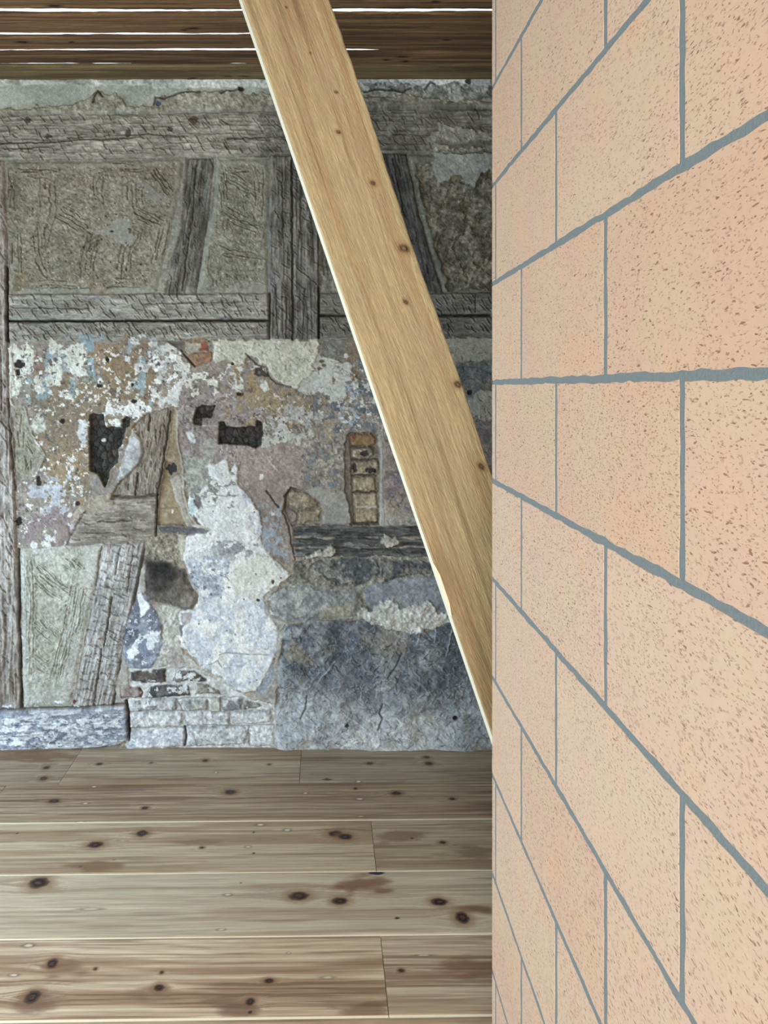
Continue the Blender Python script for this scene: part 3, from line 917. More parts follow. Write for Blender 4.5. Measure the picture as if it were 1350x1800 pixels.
# --- left edge: plaster rim beside the post and the small combed patch
fill([(-420, 282), (-60, 284), (-50, 1250), (-420, 1250)], (140, 138, 126), (156, 154, 142), h=3, rough=2, scale=40, hvar=3, hs=16, cvar=0.14, name='infill_panel')
timber([(-88, 282), (5, 283), (11, 400), (13, 520), (14, 610), (17, 700), (24, 770), (27, 830), (27, 900), (32, 1000), (36, 1120), (40, 1246), (-66, 1250)],
       (0.02, 1), (122, 112, 105), (166, 160, 153), h=8, hv=6, adze=150, adze_ang=1.0, alen=(12, 26), gs=80, lime=0.2, limec=(186, 184, 178), dirt_shade=(70, 54, 46), name='timber_post', label='hewn corner post at the left edge',
       cracks=(([(14, 700), (22, 790), (27, 860)], 1.6, 8), ([(2, 610), (4, 720)], 1.6, 6)))
groove([(12, 470), (14, 600)], 2.4, 12, (38, 32, 30), 0.9)
groove([(33, 965), (35, 1100), (39, 1243)], 2.2, 10, (50, 46, 44), 0.85)
fill([(15, 612), (22, 606), (24, 660), (20, 700), (26, 715), (18, 712)], (192, 192, 180), None, h=6, rough=2, cvar=0.06)
PS = [(27, 720), (36, 710), (48, 722), (52, 750), (62, 775), (78, 800), (70, 815), (58, 836), (30, 845), (27, 790)]
fill(PS, (134, 130, 112), (146, 142, 124), h=-1, rough=2, scale=14, hvar=1.6, hs=6, rnd=5, rndh=-3, cvar=0.14, name='infill_panel', label='small scratched clay patch beside the corner post')
for p, n, g in (([(38, 730), (36, 840)], 3, 6), ([(46, 770), (60, 795)], 3, 5), ([(48, 800), (52, 835)], 3, 5)):
    comb(p, n, g, 2.5)
groove([(44, 716), (55, 760), (80, 800), (66, 830)], 2.0, -3, (172, 168, 154), 0.5)

scratches([(20, 605), (540, 605), (540, 800), (300, 960), (30, 960)], 700, ln=(3, 8), c=(96, 90, 84), ca=(.15, .5))
scratches([(20, 605), (540, 605), (540, 800), (300, 960), (30, 960)], 500, ln=(3, 7), c=(205, 206, 200), depth=(-1.5, -.5), ca=(.2, .6))
scratches([(540, 600), (870, 600), (870, 925), (500, 925)], 500, ln=(3, 9), c=(90, 86, 84), ca=(.15, .5))
scratches([(540, 600), (870, 600), (870, 925), (500, 925)], 300, ln=(3, 7), c=(180, 180, 174), depth=(-1.5, -.5), ca=(.2, .5))
# --- soot-black hollows
def hollow(pts, nm='hollow_patch'):
    s = nseed()
    w = pwin(pts, 6)
    X, Y = GX[w], GY[w]
    d = sdf(pts, X, Y) + 3 * (fbm(X / 10, Y / 10, s, 3) - 0.5)
    m = sstep(-1, 1, d)
    f1, f2, iv = worley(X / 11, Y / 12, s)
    c = np.array((50, 51, 47)) * (0.75 + 0.5 * iv)[..., None] * (0.75 + 0.5 * fbm(X / 6, Y / 6, s + 3, 3))[..., None]
    c = c + np.array((14, 2, 2)) * sstep(0.6, 0.8, fbm(X / 20, Y / 20, s + 9, 3))[..., None]
    e = sstep(0.0, 0.16, f2 - f1)
    c = c * (0.6 + 0.4 * e[..., None])
    COL[w] = COL[w] * (1 - m[..., None]) + c * m[..., None]
    HT[w] = HT[w] * (1 - m) + (-13 + 3 * e - 6 * f1 + 4 * (fbm(X / 5, Y / 5, s + 21, 3) - 0.5)) * m
    p = part(nm)
    PID[w] = np.where(m > 0.5, p, PID[w])


hollow([(158, 730), (165, 726), (182, 728), (186, 750), (214, 752), (214, 738), (222, 730), (230, 735), (228, 750), (222, 752), (218, 768), (208, 790), (206, 812), (196, 822), (184, 856), (172, 834), (158, 828)])
fill([(158, 836), (172, 832), (178, 850), (190, 858), (198, 830), (210, 822), (205, 850), (198, 870), (160, 868)], (132, 126, 120), (142, 136, 130), h=0, rough=3, cvar=0.1)
hollow([(340, 732), (346, 716), (356, 711), (378, 713), (372, 733), (356, 735), (354, 747), (340, 746)])
hollow([(386, 742), (394, 741), (398, 750), (450, 749), (452, 739), (460, 744), (462, 758), (460, 782), (450, 789), (440, 783), (384, 781)])
spot(180, 774, 4, 3, (196, 196, 188), 2)
fill([(212, 822), (222, 790), (228, 768), (233, 757), (246, 772), (254, 800), (248, 814), (228, 836), (204, 850), (208, 838)], (158, 160, 158), (182, 186, 188), h=4, rough=2, rs=9, scale=16, cvar=0.1, rnd=3, rndh=2, name='plaster_patch', label='pale plaster tongue beside the black hollow')
for x, y, a, b in ((34, 640, 8, 7), (32, 655, 4, 7), (110, 740, 4, 4), (68, 845, 4, 9), (138, 885, 4, 4), (33, 917, 5, 9), (237, 705, 6, 4), (175, 678, 5, 4), (189, 632, 3, 6), (233, 676, 3, 3), (410, 640, 3, 3), (420, 692, 4, 3)):
    spot(x, y, a, b, (44, 40, 38), -4)

# --- exposed timbers in the lower field
timber([(233, 750), (262, 724), (306, 717), (302, 745), (288, 812), (276, 870), (198, 872), (208, 850), (246, 814), (253, 795), (246, 768)], (-0.2, 1), (116, 107, 95), (152, 144, 131), h=-6, hv=2.6, adze=30, adze_ang=1.6, gs=60, name='timber_brace', label='brace end laid bare beside the black hollow',
       cracks=(([(263, 728), (261, 757)], 1.8, 9), ([(242, 832), (237, 871)], 1.8, 9), ([(300, 722), (288, 800), (277, 868)], 2.0, 10)))
fill([(304, 718), (312, 722), (312, 780), (319, 812), (316, 836), (300, 842), (306, 872), (315, 895), (328, 924), (277, 924), (279, 872), (291, 805)], (142, 124, 94), (152, 137, 110), h=-12, rough=1.5, scale=18, hvar=1.5, cvar=0.1, name='clay_face')
spot(300, 825, 9, 9, (52, 52, 56), -3, rough=0.5)
groove([(280, 895), (312, 893)], 2, 2, (110, 100, 80), 0.5)
fill([(298, 842), (312, 832), (322, 838), (322, 870), (330, 900), (345, 926), (328, 926), (316, 895), (306, 872)], (158, 152, 140), (170, 166, 154), h=1, rough=1.5, scale=16, cvar=0.08, rnd=4, rndh=4)
groove([(310, 720), (312, 780), (322, 820), (324, 870), (334, 905), (350, 926)], 3.0, -5, (172, 166, 152), 0.7)
fill([(322, 800), (372, 808), (372, 850), (340, 870), (326, 860)], (146, 146, 138), (166, 166, 158), h=1.5, rough=6, scale=12, cvar=0.16)
timber([(138, 918), (160, 878), (276, 871), (274, 951), (180, 954), (120, 957), (126, 940)], (1, -0.03), (112, 104, 94), (158, 150, 138), h=-1, hv=4, adze=10, adze_ang=0.2, gs=45, lime=0.18, limec=(176, 172, 160), name='timber_rail', label='short timber rail laid bare above the lower infill',
       cracks=(([(172, 917), (200, 917), (232, 915)], 1.4, 7), ([(150, 936), (200, 938)], 1.2, 4)))
groove([(200, 873), (240, 874), (277, 870)], 2.6, 9, (88, 84, 80), 0.7)
groove([(276, 870), (274, 952)], 1.8, 12, (44, 36, 32), 0.85)
fill([(160, 872), (195, 868), (200, 885), (170, 898), (140, 905), (125, 920), (140, 890)], (142, 130, 112), (156, 146, 130), h=2, rough=5, cvar=0.14)
fill([(92, 918), (105, 912), (122, 926), (124, 940), (112, 958), (98, 962), (100, 935)], (124, 110, 106), (134, 120, 114), h=3, rough=2, cvar=0.08, rnd=4, rndh=3)
fill([(278, 926), (300, 925), (374, 927), (366, 935), (330, 939), (286, 937)], (88, 88, 92), (112, 112, 116), h=0, rough=1.5, scale=10, cvar=0.18, rnd=3, rndh=4, name='stone', label='thin dark slate strip under the clay face')
fill([(340, 924), (395, 918), (412, 912), (412, 922), (378, 934), (366, 932)], (184, 182, 170), None, h=5, rough=2)

# --- lower-left infill and brace
PG = [(36, 966), (100, 962), (182, 957), (176, 1000), (150, 1110), (126, 1243), (41, 1244), (37, 1100)]
fill(PG, (160, 161, 150), (172, 173, 164), h=4, rough=1.5, scale=40, hvar=1.2, cvar=0.08, rnd=8, rndh=6, name='infill_panel', label='pale combed clay infill above the sill')
fill([(46, 975), (150, 970), (120, 1120), (104, 1220), (50, 1220)], (154, 154, 140), (170, 171, 160), h=3, rough=6, rs=14, scale=14, hvar=1.8, hs=7, cvar=0.12, soft=4)
for p, n, g in (([(50, 985), (54, 1060), (52, 1140), (54, 1200)], 3, 6), ([(60, 1004), (90, 1028), (120, 1052)], 5, 7), ([(64, 1090), (85, 1106), (106, 1124)], 4, 7), ([(56, 1150), (75, 1168), (96, 1180)], 3, 7), ([(140, 1010), (126, 1090), (106, 1170), (96, 1205)], 4, 7), ([(120, 980), (140, 1000)], 3, 6)):
    comb(p, n, g, 3.2, 1.3, (126, 128, 124), 3.0, (.1, .3))
    comb(p, n, g, -1.8, 1.2, (198, 202, 200), 0, (.2, .5))
scratches(PG, 220, c=(112, 112, 106), ca=(.15, .5))
scratches(PG, 160, c=(196, 200, 200), depth=(-1.8, -.6), ca=(.2, .5))
timber([(184, 957), (256, 953), (246, 1000), (230, 1080), (212, 1170), (198, 1243), (128, 1244), (148, 1140), (166, 1050)], (-0.23, 1), (138, 136, 133), (182, 181, 179), h=6, hv=5, adze=80, adze_ang=0.25, alen=(8, 20), gs=70, lime=0.15, limec=(190, 192, 194), dirt_shade=(84, 76, 72), name='timber_brace', label='lower leaning brace standing on the sill',
       cracks=(([(197, 1050), (190, 1100), (183, 1135)], 2.0, 10), ([(180, 1140), (172, 1190), (166, 1240)], 1.7, 8), ([(178, 960), (168, 1030)], 1.3, 4), ([(212, 962), (204, 1010)], 1.2, 4), ([(236, 960), (224, 1040)], 1.2, 4)))
groove([(256, 955), (246, 1004), (230, 1080), (213, 1165), (199, 1240)], 2.6, 10, (96, 90, 82), 0.6)
fill([(248, 1000), (262, 990), (258, 1040), (240, 1050), (222, 1100), (214, 1160), (204, 1200), (202, 1235), (228, 1240), (228, 1180), (220, 1160)], (158, 157, 151), (172, 172, 167), h=2, rough=2, scale=16, cvar=0.1, hvar=1.5)
# rubble above the dark stone
fill([(258, 942), (320, 940), (328, 970), (324, 992), (296, 988), (258, 985), (250, 975)], (132, 126, 108), (158, 152, 136), h=0, rough=4, rs=10, scale=10, hvar=5, hs=7, cvar=0.2)
fill([(312, 940), (326, 940), (330, 980), (322, 990), (316, 970)], (176, 172, 158), None, h=4, rough=2)
# --- big white plaster
WP = [(364, 818), (384, 814), (398, 802), (404, 828), (416, 812), (419, 850), (430, 866), (446, 884), (452, 925), (462, 962), (485, 985), (505, 1000), (512, 1018), (484, 1030), (464, 1048), (470, 1078), (490, 1104), (488, 1145), (474, 1176), (452, 1213), (428, 1216), (398, 1198), (350, 1158), (318, 1138), (314, 1095), (318, 1075), (345, 1066), (350, 1045), (340, 1020), (330, 1000), (322, 980), (330, 945), (372, 932), (348, 918), (332, 890), (334, 868), (372, 852)]
pidW = fill(WP, (200, 205, 204), (210, 214, 214), h=6, rough=3, rs=12, scale=30, hvar=1.6, hs=16, cvar=0.06, rnd=3, rndh=2, name='plaster_patch', label='large white plaster patch in the middle of the wall')
fill([(322, 1080), (400, 1050), (470, 1060), (492, 1110), (470, 1190), (430, 1220), (340, 1150)], (182, 195, 208), (198, 207, 217), h=None, rough=14, rs=30, scale=14, soft=14, cvar=0.08)  # cool daylight on the lower plaster put into the colour as blue
fill([(330, 985), (375, 975), (405, 985), (408, 1010), (392, 1050), (350, 1060), (340, 1020)], (158, 168, 184), (186, 194, 204), h=5, rough=10, rs=16, scale=10, soft=5, cvar=0.16)
fill([(372, 955), (420, 948), (450, 955), (452, 975), (420, 985), (385, 980)], (132, 138, 142), (160, 166, 168), h=5, rough=7, rs=12, scale=10, cvar=0.12, soft=3)
fill([(330, 900), (338, 866), (346, 872), (348, 895), (338, 912)], (176, 200, 208), None, h=5, rough=3)
fill([(342, 866), (352, 868), (358, 890), (350, 896), (342, 888)], (110, 106, 98), None, h=3, rough=3)
fill([(428, 868), (448, 890), (462, 925), (458, 945), (446, 935), (438, 900)], (178, 186, 198), None, h=5, rough=5)
fill([(408, 985), (450, 975), (480, 985), (500, 1005), (498, 1025), (465, 1040), (440, 1056), (410, 1045), (402, 1015)], (206, 208, 200), (214, 216, 210), h=7, rough=5, rs=14, cvar=0.06)
flakes([(325, 1060), (480, 1050), (488, 1150), (440, 1212), (330, 1140)], (176, 188, 204), 15, 0.62, -0.4, seed=383)
flakes([(325, 1060), (480, 1050), (488, 1150), (440, 1212), (330, 1140)], (206, 215, 223), 14, 0.58, 0.5, seed=384)
flakes(WP, (216, 219, 218), 20, 0.62, 0.6, seed=385)
scratches(WP, 420, ln=(3, 9), c=(150, 156, 164), depth=(0.5, 1.4), ca=(.2, .5))
flakes([(330, 1000), (400, 990), (400, 1050), (340, 1060)], (112, 116, 130), 6, 0.70, -0.8, seed=362)
flakes([(335, 845), (400, 850), (380, 880), (340, 880)], (134, 134, 128), 10, 0.52, -0.8, seed=363)
specks(WP, (72, 74, 78), 20, 0.8, 1.6, -1.5)
for q in ([(386, 1150), (400, 1147), (440, 1149), (474, 1150)], [(404, 1020), (396, 1010), (404, 1004)], [(372, 868), (400, 872), (420, 870)], [(370, 1168), (384, 1160), (390, 1172)]):
    groove(q, 1.2, 2.5, (120, 122, 128), 0.7)
spot(480, 1022, 2.5, 4.5, (70, 72, 74), -3)
spot(455, 1054, 3, 2.5, (60, 62, 64), -3)
fill([(318, 1076), (338, 1078), (334, 1095), (322, 1100)], (166, 162, 168), None, h=4, rough=2)
fill([(314, 1095), (322, 1100), (320, 1118), (314, 1114)], (112, 114, 122), None, h=3, rough=2)
# mortar rim round the white plaster
fill([(463, 1048), (484, 1030), (500, 1022), (486, 1040), (470, 1052), (474, 1080), (494, 1092), (505, 1096), (500, 1130), (490, 1200), (486, 1238), (440, 1232), (452, 1214), (478, 1178), (490, 1140), (492, 1108), (472, 1082)], (146, 146, 140), (166, 166, 160), h=3, rough=2, scale=14, cvar=0.1, hvar=2)
fill([(452, 1212), (474, 1178), (484, 1170), (478, 1200), (458, 1222)], (140, 150, 166), None, h=2, rough=3)
# mortar by the dark stone
fill([(280, 1064), (316, 1066), (316, 1108), (312, 1130), (322, 1148), (350, 1170), (400, 1204), (430, 1220), (420, 1230), (228, 1230), (226, 1180), (262, 1178), (282, 1150), (288, 1100)], (162, 162, 155), (184, 184, 178), h=1, rough=3, scale=12, hvar=3, hs=7, cvar=0.12)
fill([(286, 1150), (312, 1146), (330, 1170), (300, 1178)], (156, 150, 148), (172, 168, 166), h=1, rough=4, cvar=0.14)
# dark stone
SD = [(258, 988), (276, 986), (300, 991), (326, 1001), (334, 1024), (346, 1044), (348, 1056), (340, 1070), (326, 1073), (300, 1063), (262, 1054), (256, 1020)]
fill(SD, (94, 88, 82), (122, 115, 107), h=8, rough=1.5, scale=22, hvar=2, hs=9, cvar=0.2, rnd=9, rndh=8, name='stone', label='dark brown rounded stone set in mortar')
fill([(257, 987), (302, 990), (312, 1010), (290, 1036), (258, 1046)], (48, 45, 43), (70, 65, 61), h=None, rough=5, soft=9, cvar=0.2)
fill([(257, 987), (298, 990), (296, 1004), (258, 1010)], (38, 36, 35), None, h=None, rough=4, soft=5, cvar=0.2, alpha=.8)
fill([(330, 1040), (345, 1046), (342, 1068), (318, 1068)], (126, 122, 116), None, h=None, rough=5, soft=6, alpha=.8)
# blue and white oval patch
PO = [(226, 1092), (234, 1062), (244, 1044), (254, 1042), (268, 1062), (282, 1090), (286, 1120), (280, 1152), (268, 1172), (248, 1178), (226, 1172), (216, 1152), (218, 1120)]
fill(PO, (104, 110, 128), (140, 150, 168), h=3, rough=2, scale=14, cvar=0.14, rnd=4, rndh=3, name='plaster_patch', label='blue and white painted oval plaster remnant')
fill([(221, 1100), (236, 1104), (250, 1108), (242, 1124), (222, 1140), (218, 1124)], (78, 82, 96), (96, 102, 116), h=None, rough=4, soft=2)
fill([(240, 1044), (250, 1040), (256, 1054), (266, 1066), (256, 1078), (248, 1084), (247, 1066), (242, 1056)], (220, 226, 228), None, h=5, rough=2, cvar=0.04)
fill([(222, 1146), (240, 1124), (262, 1108), (280, 1110), (280, 1124), (268, 1138), (250, 1146), (232, 1160), (222, 1158)], (206, 218, 224), (222, 230, 234), h=5, rough=4, rs=8, cvar=0.06)
flakes([(228, 1120), (280, 1110), (270, 1170), (225, 1165)], (120, 134, 158), 8, 0.55, -0.6, seed=365)
flakes([(220, 1060), (280, 1060), (280, 1170), (220, 1170)], (196, 204, 214), 6, 0.72, 0.6, seed=366)

# --- brickwork at the foot of the wall
fill([(226, 1176), (300, 1172), (340, 1175), (400, 1206), (440, 1228), (486, 1240), (486, 1318), (222, 1318)], (184, 189, 190), (202, 206, 207), h=-3, rough=2, scale=18, hvar=2, hs=8, cvar=0.1)


def brick(pts, c1, c2, h=5.0, name='brick', rnd=4.0, sc=9, cv=0.2, white=0.0, label=None):
    p = fill(pts, c1, c2, h=h, rough=2.2, rs=9, scale=sc, hvar=1.8, hs=6, cvar=cv, rnd=rnd, rndh=3.5, soft=1.3, name=name, label=label)
    groove(list(pts) + [pts[0]], 1.8, 3.0, wob=1.2)
    if white:
        flakes(pts, (196, 202, 206), 12, 1 - white * 0.85, 0.6, soft=3)
    return p


brick([(229, 1180), (262, 1178), (290, 1176), (291, 1198), (262, 1200), (230, 1198)], (70, 68, 66), (104, 98, 92), white=0.36)
brick([(304, 1196), (310, 1182), (322, 1177), (340, 1180), (362, 1194), (362, 1197), (310, 1198)], (84, 80, 76), (118, 112, 106), white=0.28)
brick([(213, 1206), (246, 1208), (248, 1226), (214, 1226)], (132, 116, 110), (150, 140, 134), white=0.3)
brick([(256, 1226), (264, 1210), (280, 1204), (332, 1206), (334, 1222), (258, 1228)], (66, 66, 68), (100, 98, 96), white=0.3)
brick([(344, 1220), (346, 1203), (362, 1202), (386, 1216), (386, 1220)], (128, 124, 116), (146, 142, 134), white=0.25)
brick([(238, 1234), (262, 1230), (310, 1230), (310, 1248), (240, 1250)], (136, 140, 142), (166, 168, 168), white=0.4)
brick([(322, 1231), (364, 1229), (365, 1248), (323, 1250)], (140, 144, 146), (172, 174, 172), white=0.4)
fill([(368, 1224), (387, 1225), (388, 1250), (369, 1252)], (182, 182, 174), None, h=4, rough=1.5, rnd=3, rndh=2)
brick([(390, 1229), (424, 1230), (425, 1248), (391, 1249)], (122, 126, 130), (156, 158, 158), white=0.3)
brick([(427, 1230), (450, 1236), (462, 1242), (428, 1248)], (118, 118, 118), (150, 150, 148), white=0.3)
brick([(226, 1254), (320, 1252), (322, 1276), (228, 1280)], (178, 184, 188), (198, 203, 206), h=4, white=0.25)
brick([(325, 1252), (402, 1252), (404, 1274), (326, 1276)], (178, 184, 188), (200, 204, 206), h=4, white=0.25)
brick([(405, 1254), (414, 1250), (476, 1250), (477, 1268), (440, 1273), (412, 1272)], (172, 179, 184), (194, 199, 202), h=6, white=0.35)
brick([(222, 1286), (324, 1282), (325, 1312), (222, 1318)], (172, 183, 196), (200, 208, 216), h=5, white=0.3)
brick([(328, 1278), (432, 1278), (436, 1292), (430, 1308), (328, 1312)], (174, 181, 186), (194, 200, 204), h=5, white=0.3)
brick([(440, 1280), (482, 1276), (483, 1312), (440, 1312)], (180, 187, 193), (198, 204, 208), h=4, white=0.25)
for q in ([(230, 1251), (310, 1250), (402, 1251), (480, 1249)], [(226, 1280), (322, 1279), (440, 1276), (482, 1275)], [(214, 1227), (300, 1229), (388, 1226), (430, 1228)], [(404, 1250), (404, 1275)], [(437, 1277), (438, 1310)], [(312, 1230), (320, 1250)], [(388, 1228), (389, 1250)]):
    groove(q, 1.7, 3.5, (118, 120, 122), 0.45, ridge=0.8, wob=1.5)
groove([(324.5, 1278), (327, 1295), (324, 1311)], 2.2, 9, (70, 56, 50), 0.85)
groove([(245, 1210), (250, 1218), (247, 1226)], 2, 7, (80, 60, 54), 0.8)
# --- sill beam
timber([(-420, 1252), (0, 1250), (120, 1246), (221, 1240), (226, 1270), (225, 1300), (205, 1312), (100, 1316), (0, 1320), (-420, 1326)], (1, -0.03), (120, 129, 146), (160, 168, 179), h=14, hv=5, gs=60, adze=8, adze_ang=0.1, lime=0.5, limec=(208, 214, 220), name='sill_beam', label='whitewashed sill beam at the foot of the left post', rnd=6, rndh=5, dirt_shade=(84, 88, 98))
SL = [(-60, 1256), (120, 1252), (216, 1246), (220, 1300), (100, 1312), (-60, 1318)]
flakes(SL, (112, 122, 142), 22, 0.55, -0.6, (132, 142, 160), seed=381, ani=0.4)
flakes(SL, (212, 219, 225), 16, 0.56, 0.8, (196, 204, 212), seed=382, ani=0.5)
scratches(SL, 200, ln=(3, 9), c=(90, 98, 114), ca=(.2, .6), ang=0.0)
scratches(SL, 160, ln=(3, 8), c=(226, 231, 235), depth=(-1.5, -.5), ca=(.2, .6), ang=0.0)
groove([(222, 1232), (226, 1262), (227, 1300)], 3.0, 16, (58, 48, 44), 0.9)
groove([(0, 1247), (120, 1244), (221, 1237)], 2.4, 8, (90, 84, 78), 0.7)
spot(131, 1233, 2.5, 5, (110, 46, 42), 1)

# --- red brick and wood plug under the rail
fill([(296, 600), (326, 597), (328, 620), (316, 616)], (92, 88, 82), (112, 106, 98), h=-3, rough=2, name='wood_plug')
fill([(328, 598), (372, 598), (376, 612), (366, 618), (330, 622), (324, 614)], (140, 136, 120), (156, 150, 134), h=-2, rough=2, scale=8, cvar=0.2)
fill([(352, 606), (358, 594), (366, 606), (366, 618), (352, 616)], (150, 84, 62), (120, 66, 50), h=0, rough=3, cvar=0.14)
fill([(316, 598), (360, 595), (366, 600), (330, 603)], (134, 112, 84), None, h=6, rough=2, cvar=0.12)
brick([(328, 628), (340, 620), (372, 618), (375, 628), (370, 637), (352, 640), (342, 643)], (138, 104, 80), (150, 112, 86), h=4, cv=0.08, label='orange brick end under the rail')
groove([(318, 616), (330, 630), (342, 644)], 2.2, 8, (64, 58, 52), 0.8)
# --- brick stack and brick ends in the niches
fill([(610, 764), (618, 760), (660, 760), (668, 768), (668, 860), (668, 922), (616, 924), (610, 850), (607, 800)], (120, 114, 102), (136, 130, 116), h=-18, rough=2, hvar=2, name='niche')
for p, a, b, cv in (([(615, 766), (622, 762), (655, 763), (660, 770), (659, 780), (650, 785), (622, 784), (616, 778)], (132, 102, 66), (142, 114, 76), .1),
                    ([(618, 789), (640, 786), (656, 790), (658, 800), (650, 806), (622, 806)], (126, 118, 100), (150, 144, 128), .3),
                    ([(622, 812), (640, 809), (664, 810), (667, 818), (660, 834), (624, 836)], (132, 120, 98), (148, 136, 110), .25),
                    ([(619, 840), (640, 838), (660, 839), (662, 864), (622, 865)], (138, 124, 98), (154, 142, 116), .18),
                    ([(621, 868), (662, 867), (663, 890), (622, 891)], (140, 126, 100), (156, 144, 118), .18),
                    ([(623, 895), (664, 894), (665, 919), (624, 920)], (142, 128, 102), (158, 147, 121), .18)):
    brick(p, a, b, h=-6, cv=cv, sc=10)
for q in ([(619, 837), (662, 837)], [(620, 866), (663, 866)], [(618, 786), (658, 786)], [(620, 808), (664, 808)], [(508, 896), (562, 895)], [(622, 921), (666, 921)]):
    groove(q, 1.9, 5, (72, 64, 52), 0.7, wob=1.5)
spot(640, 798, 9, 5, (52, 48, 46), -4)
spot(654, 827, 9, 5, (50, 50, 54), -4)
spot(624, 824, 4, 10, (58, 56, 54), -4)
fill([(625, 890), (664, 889), (664, 894), (624, 895)], (166, 160, 146), None, h=-9, rough=1.5)
spot(622, 768, 4, 4, (120, 62, 46), 0)
fill([(664, 768), (672, 764), (676, 800), (674, 850), (678, 920), (667, 922), (668, 860), (668, 800)], (150, 148, 140), (158, 156, 150), h=2, rough=1.5, cvar=0.08, rnd=3, rndh=3)
fill([(606, 780), (612, 764), (616, 780), (618, 850), (622, 922), (612, 922), (606, 860)], (112, 110, 104), (124, 122, 116), h=-10, rough=1.5)
fill([(502, 868), (512, 858), (540, 866), (562, 884), (570, 900), (562, 922), (514, 924), (500, 900)], (122, 116, 106), (136, 130, 118), h=-12, rough=2, name='niche')
brick([(506, 866), (515, 862), (540, 866), (556, 880), (562, 893), (524, 895), (508, 890)], (136, 125, 102), (156, 146, 122), h=-4, sc=10)
brick([(526, 898), (564, 896), (562, 918), (524, 920)], (134, 123, 98), (152, 140, 114), h=-4, sc=10)
fill([(502, 898), (512, 896), (522, 905), (520, 918), (508, 922)], (140, 136, 128), None, h=-6, rough=2)
fill([(538, 862), (560, 855), (585, 866), (606, 862), (612, 880), (618, 922), (566, 922), (572, 900), (562, 880)], (138, 138, 132), (148, 148, 142), h=3, rough=2, scale=30, hvar=1.2, cvar=0.06, name='mortar_patch', label='smooth grey mortar between the two brick niches')

for q in ([(506, 862), (502, 880), (498, 900), (508, 925), (512, 955), (520, 985)], [(470, 862), (478, 878), (490, 892)], [(500, 872), (512, 858), (524, 862)]):
    groove(q, 2.0, 7, (70, 64, 58), 0.7, wob=1.5)
# --- dark lintel timbers and stones
for k, (y0, y1, l) in enumerate(((924, 943, None), (946, 960, None), (963, 980, None))):
    timber([(514 + 2 * k, y0 + 2), (600, y0), (745, y0 + 2), (1440, y0), (1440, y1), (745, y1), (620, y1 + 2), (516, y1)], (1, 0.005), (58, 60, 60), (106, 108, 106), h=-2 + 2 * k, hv=6, gs=60, adze=8, adze_ang=0.1, lime=0.1, limec=(140, 142, 138), name='lintel_board', rough=2.5)
for p in ([(562, 968), (580, 958), (592, 968), (584, 978), (545, 988), (530, 982)], [(668, 952), (676, 940), (694, 944), (704, 958), (680, 962)]):
    fill(p, (150, 148, 136), (170, 168, 156), h=8, rough=4, rs=8, cvar=0.16, hvar=3, hs=6)
fill([(512, 984), (600, 978), (700, 978), (1440, 974), (1440, 1100), (640, 1092), (500, 1094), (490, 1030), (510, 1010)], (122, 122, 112), (144, 142, 130), h=0, rough=3, scale=12, hvar=4, hs=8, cvar=0.2)
fill([(516, 988), (545, 984), (565, 1006), (600, 1028), (580, 1036), (540, 1028), (514, 1012)], (104, 102, 94), (132, 130, 120), h=2, rough=3, cvar=0.24, hvar=4, hs=7, name='stone')
fill([(546, 994), (562, 984), (600, 979), (664, 982), (668, 1008), (640, 1028), (604, 1032), (570, 1012)], (78, 84, 88), (116, 118, 114), h=4, rough=3, scale=14, cvar=0.26, hvar=4, hs=8, rnd=7, rndh=7, name='stone', label='dark stone below the lintel')
fill([(670, 984), (742, 984), (768, 996), (1440, 994), (1440, 1012), (740, 1010), (700, 1016), (676, 1022)], (76, 82, 88), (112, 112, 106), h=4, rough=3, scale=14, cvar=0.26, hvar=4, hs=8, rnd=6, rndh=6, name='stone')
fill([(472, 1060), (480, 1042), (500, 1030), (540, 1026), (580, 1036), (632, 1036), (634, 1060), (628, 1086), (560, 1091), (500, 1092), (480, 1080)], (126, 132, 134), (150, 154, 152), h=7, rough=2, scale=16, cvar=0.18, hvar=3, hs=10, rnd=9, rndh=8, name='stone', label='grey rounded stone above the big block')
fill([(560, 1072), (590, 1058), (630, 1070), (628, 1088), (560, 1090)], (150, 144, 118), (160, 154, 132), h=None, rough=6, alpha=.6, soft=4)
fill([(640, 1036), (662, 1024), (700, 1018), (760, 1012), (1440, 1010), (1440, 1076), (780, 1074), (650, 1078)], (118, 126, 138), (134, 140, 150), h=5, rough=3, scale=30, cvar=0.14, hvar=1.6, hs=10, rnd=4, rndh=3, name='stone', label='smooth blue-grey stone above the white mortar')
fill([(628, 1086), (640, 1064), (654, 1076), (672, 1056), (690, 1054), (706, 1066), (740, 1064), (752, 1054), (764, 1060), (770, 1076), (800, 1076), (1440, 1078), (1440, 1094), (790, 1092), (770, 1104), (720, 1116), (690, 1106), (660, 1100)], (176, 179, 174), (198, 201, 198), h=12, rough=5, rs=10, scale=14, hvar=6, hs=9, cvar=0.12, name='mortar_patch', label='lumpy white mortar above the big block')
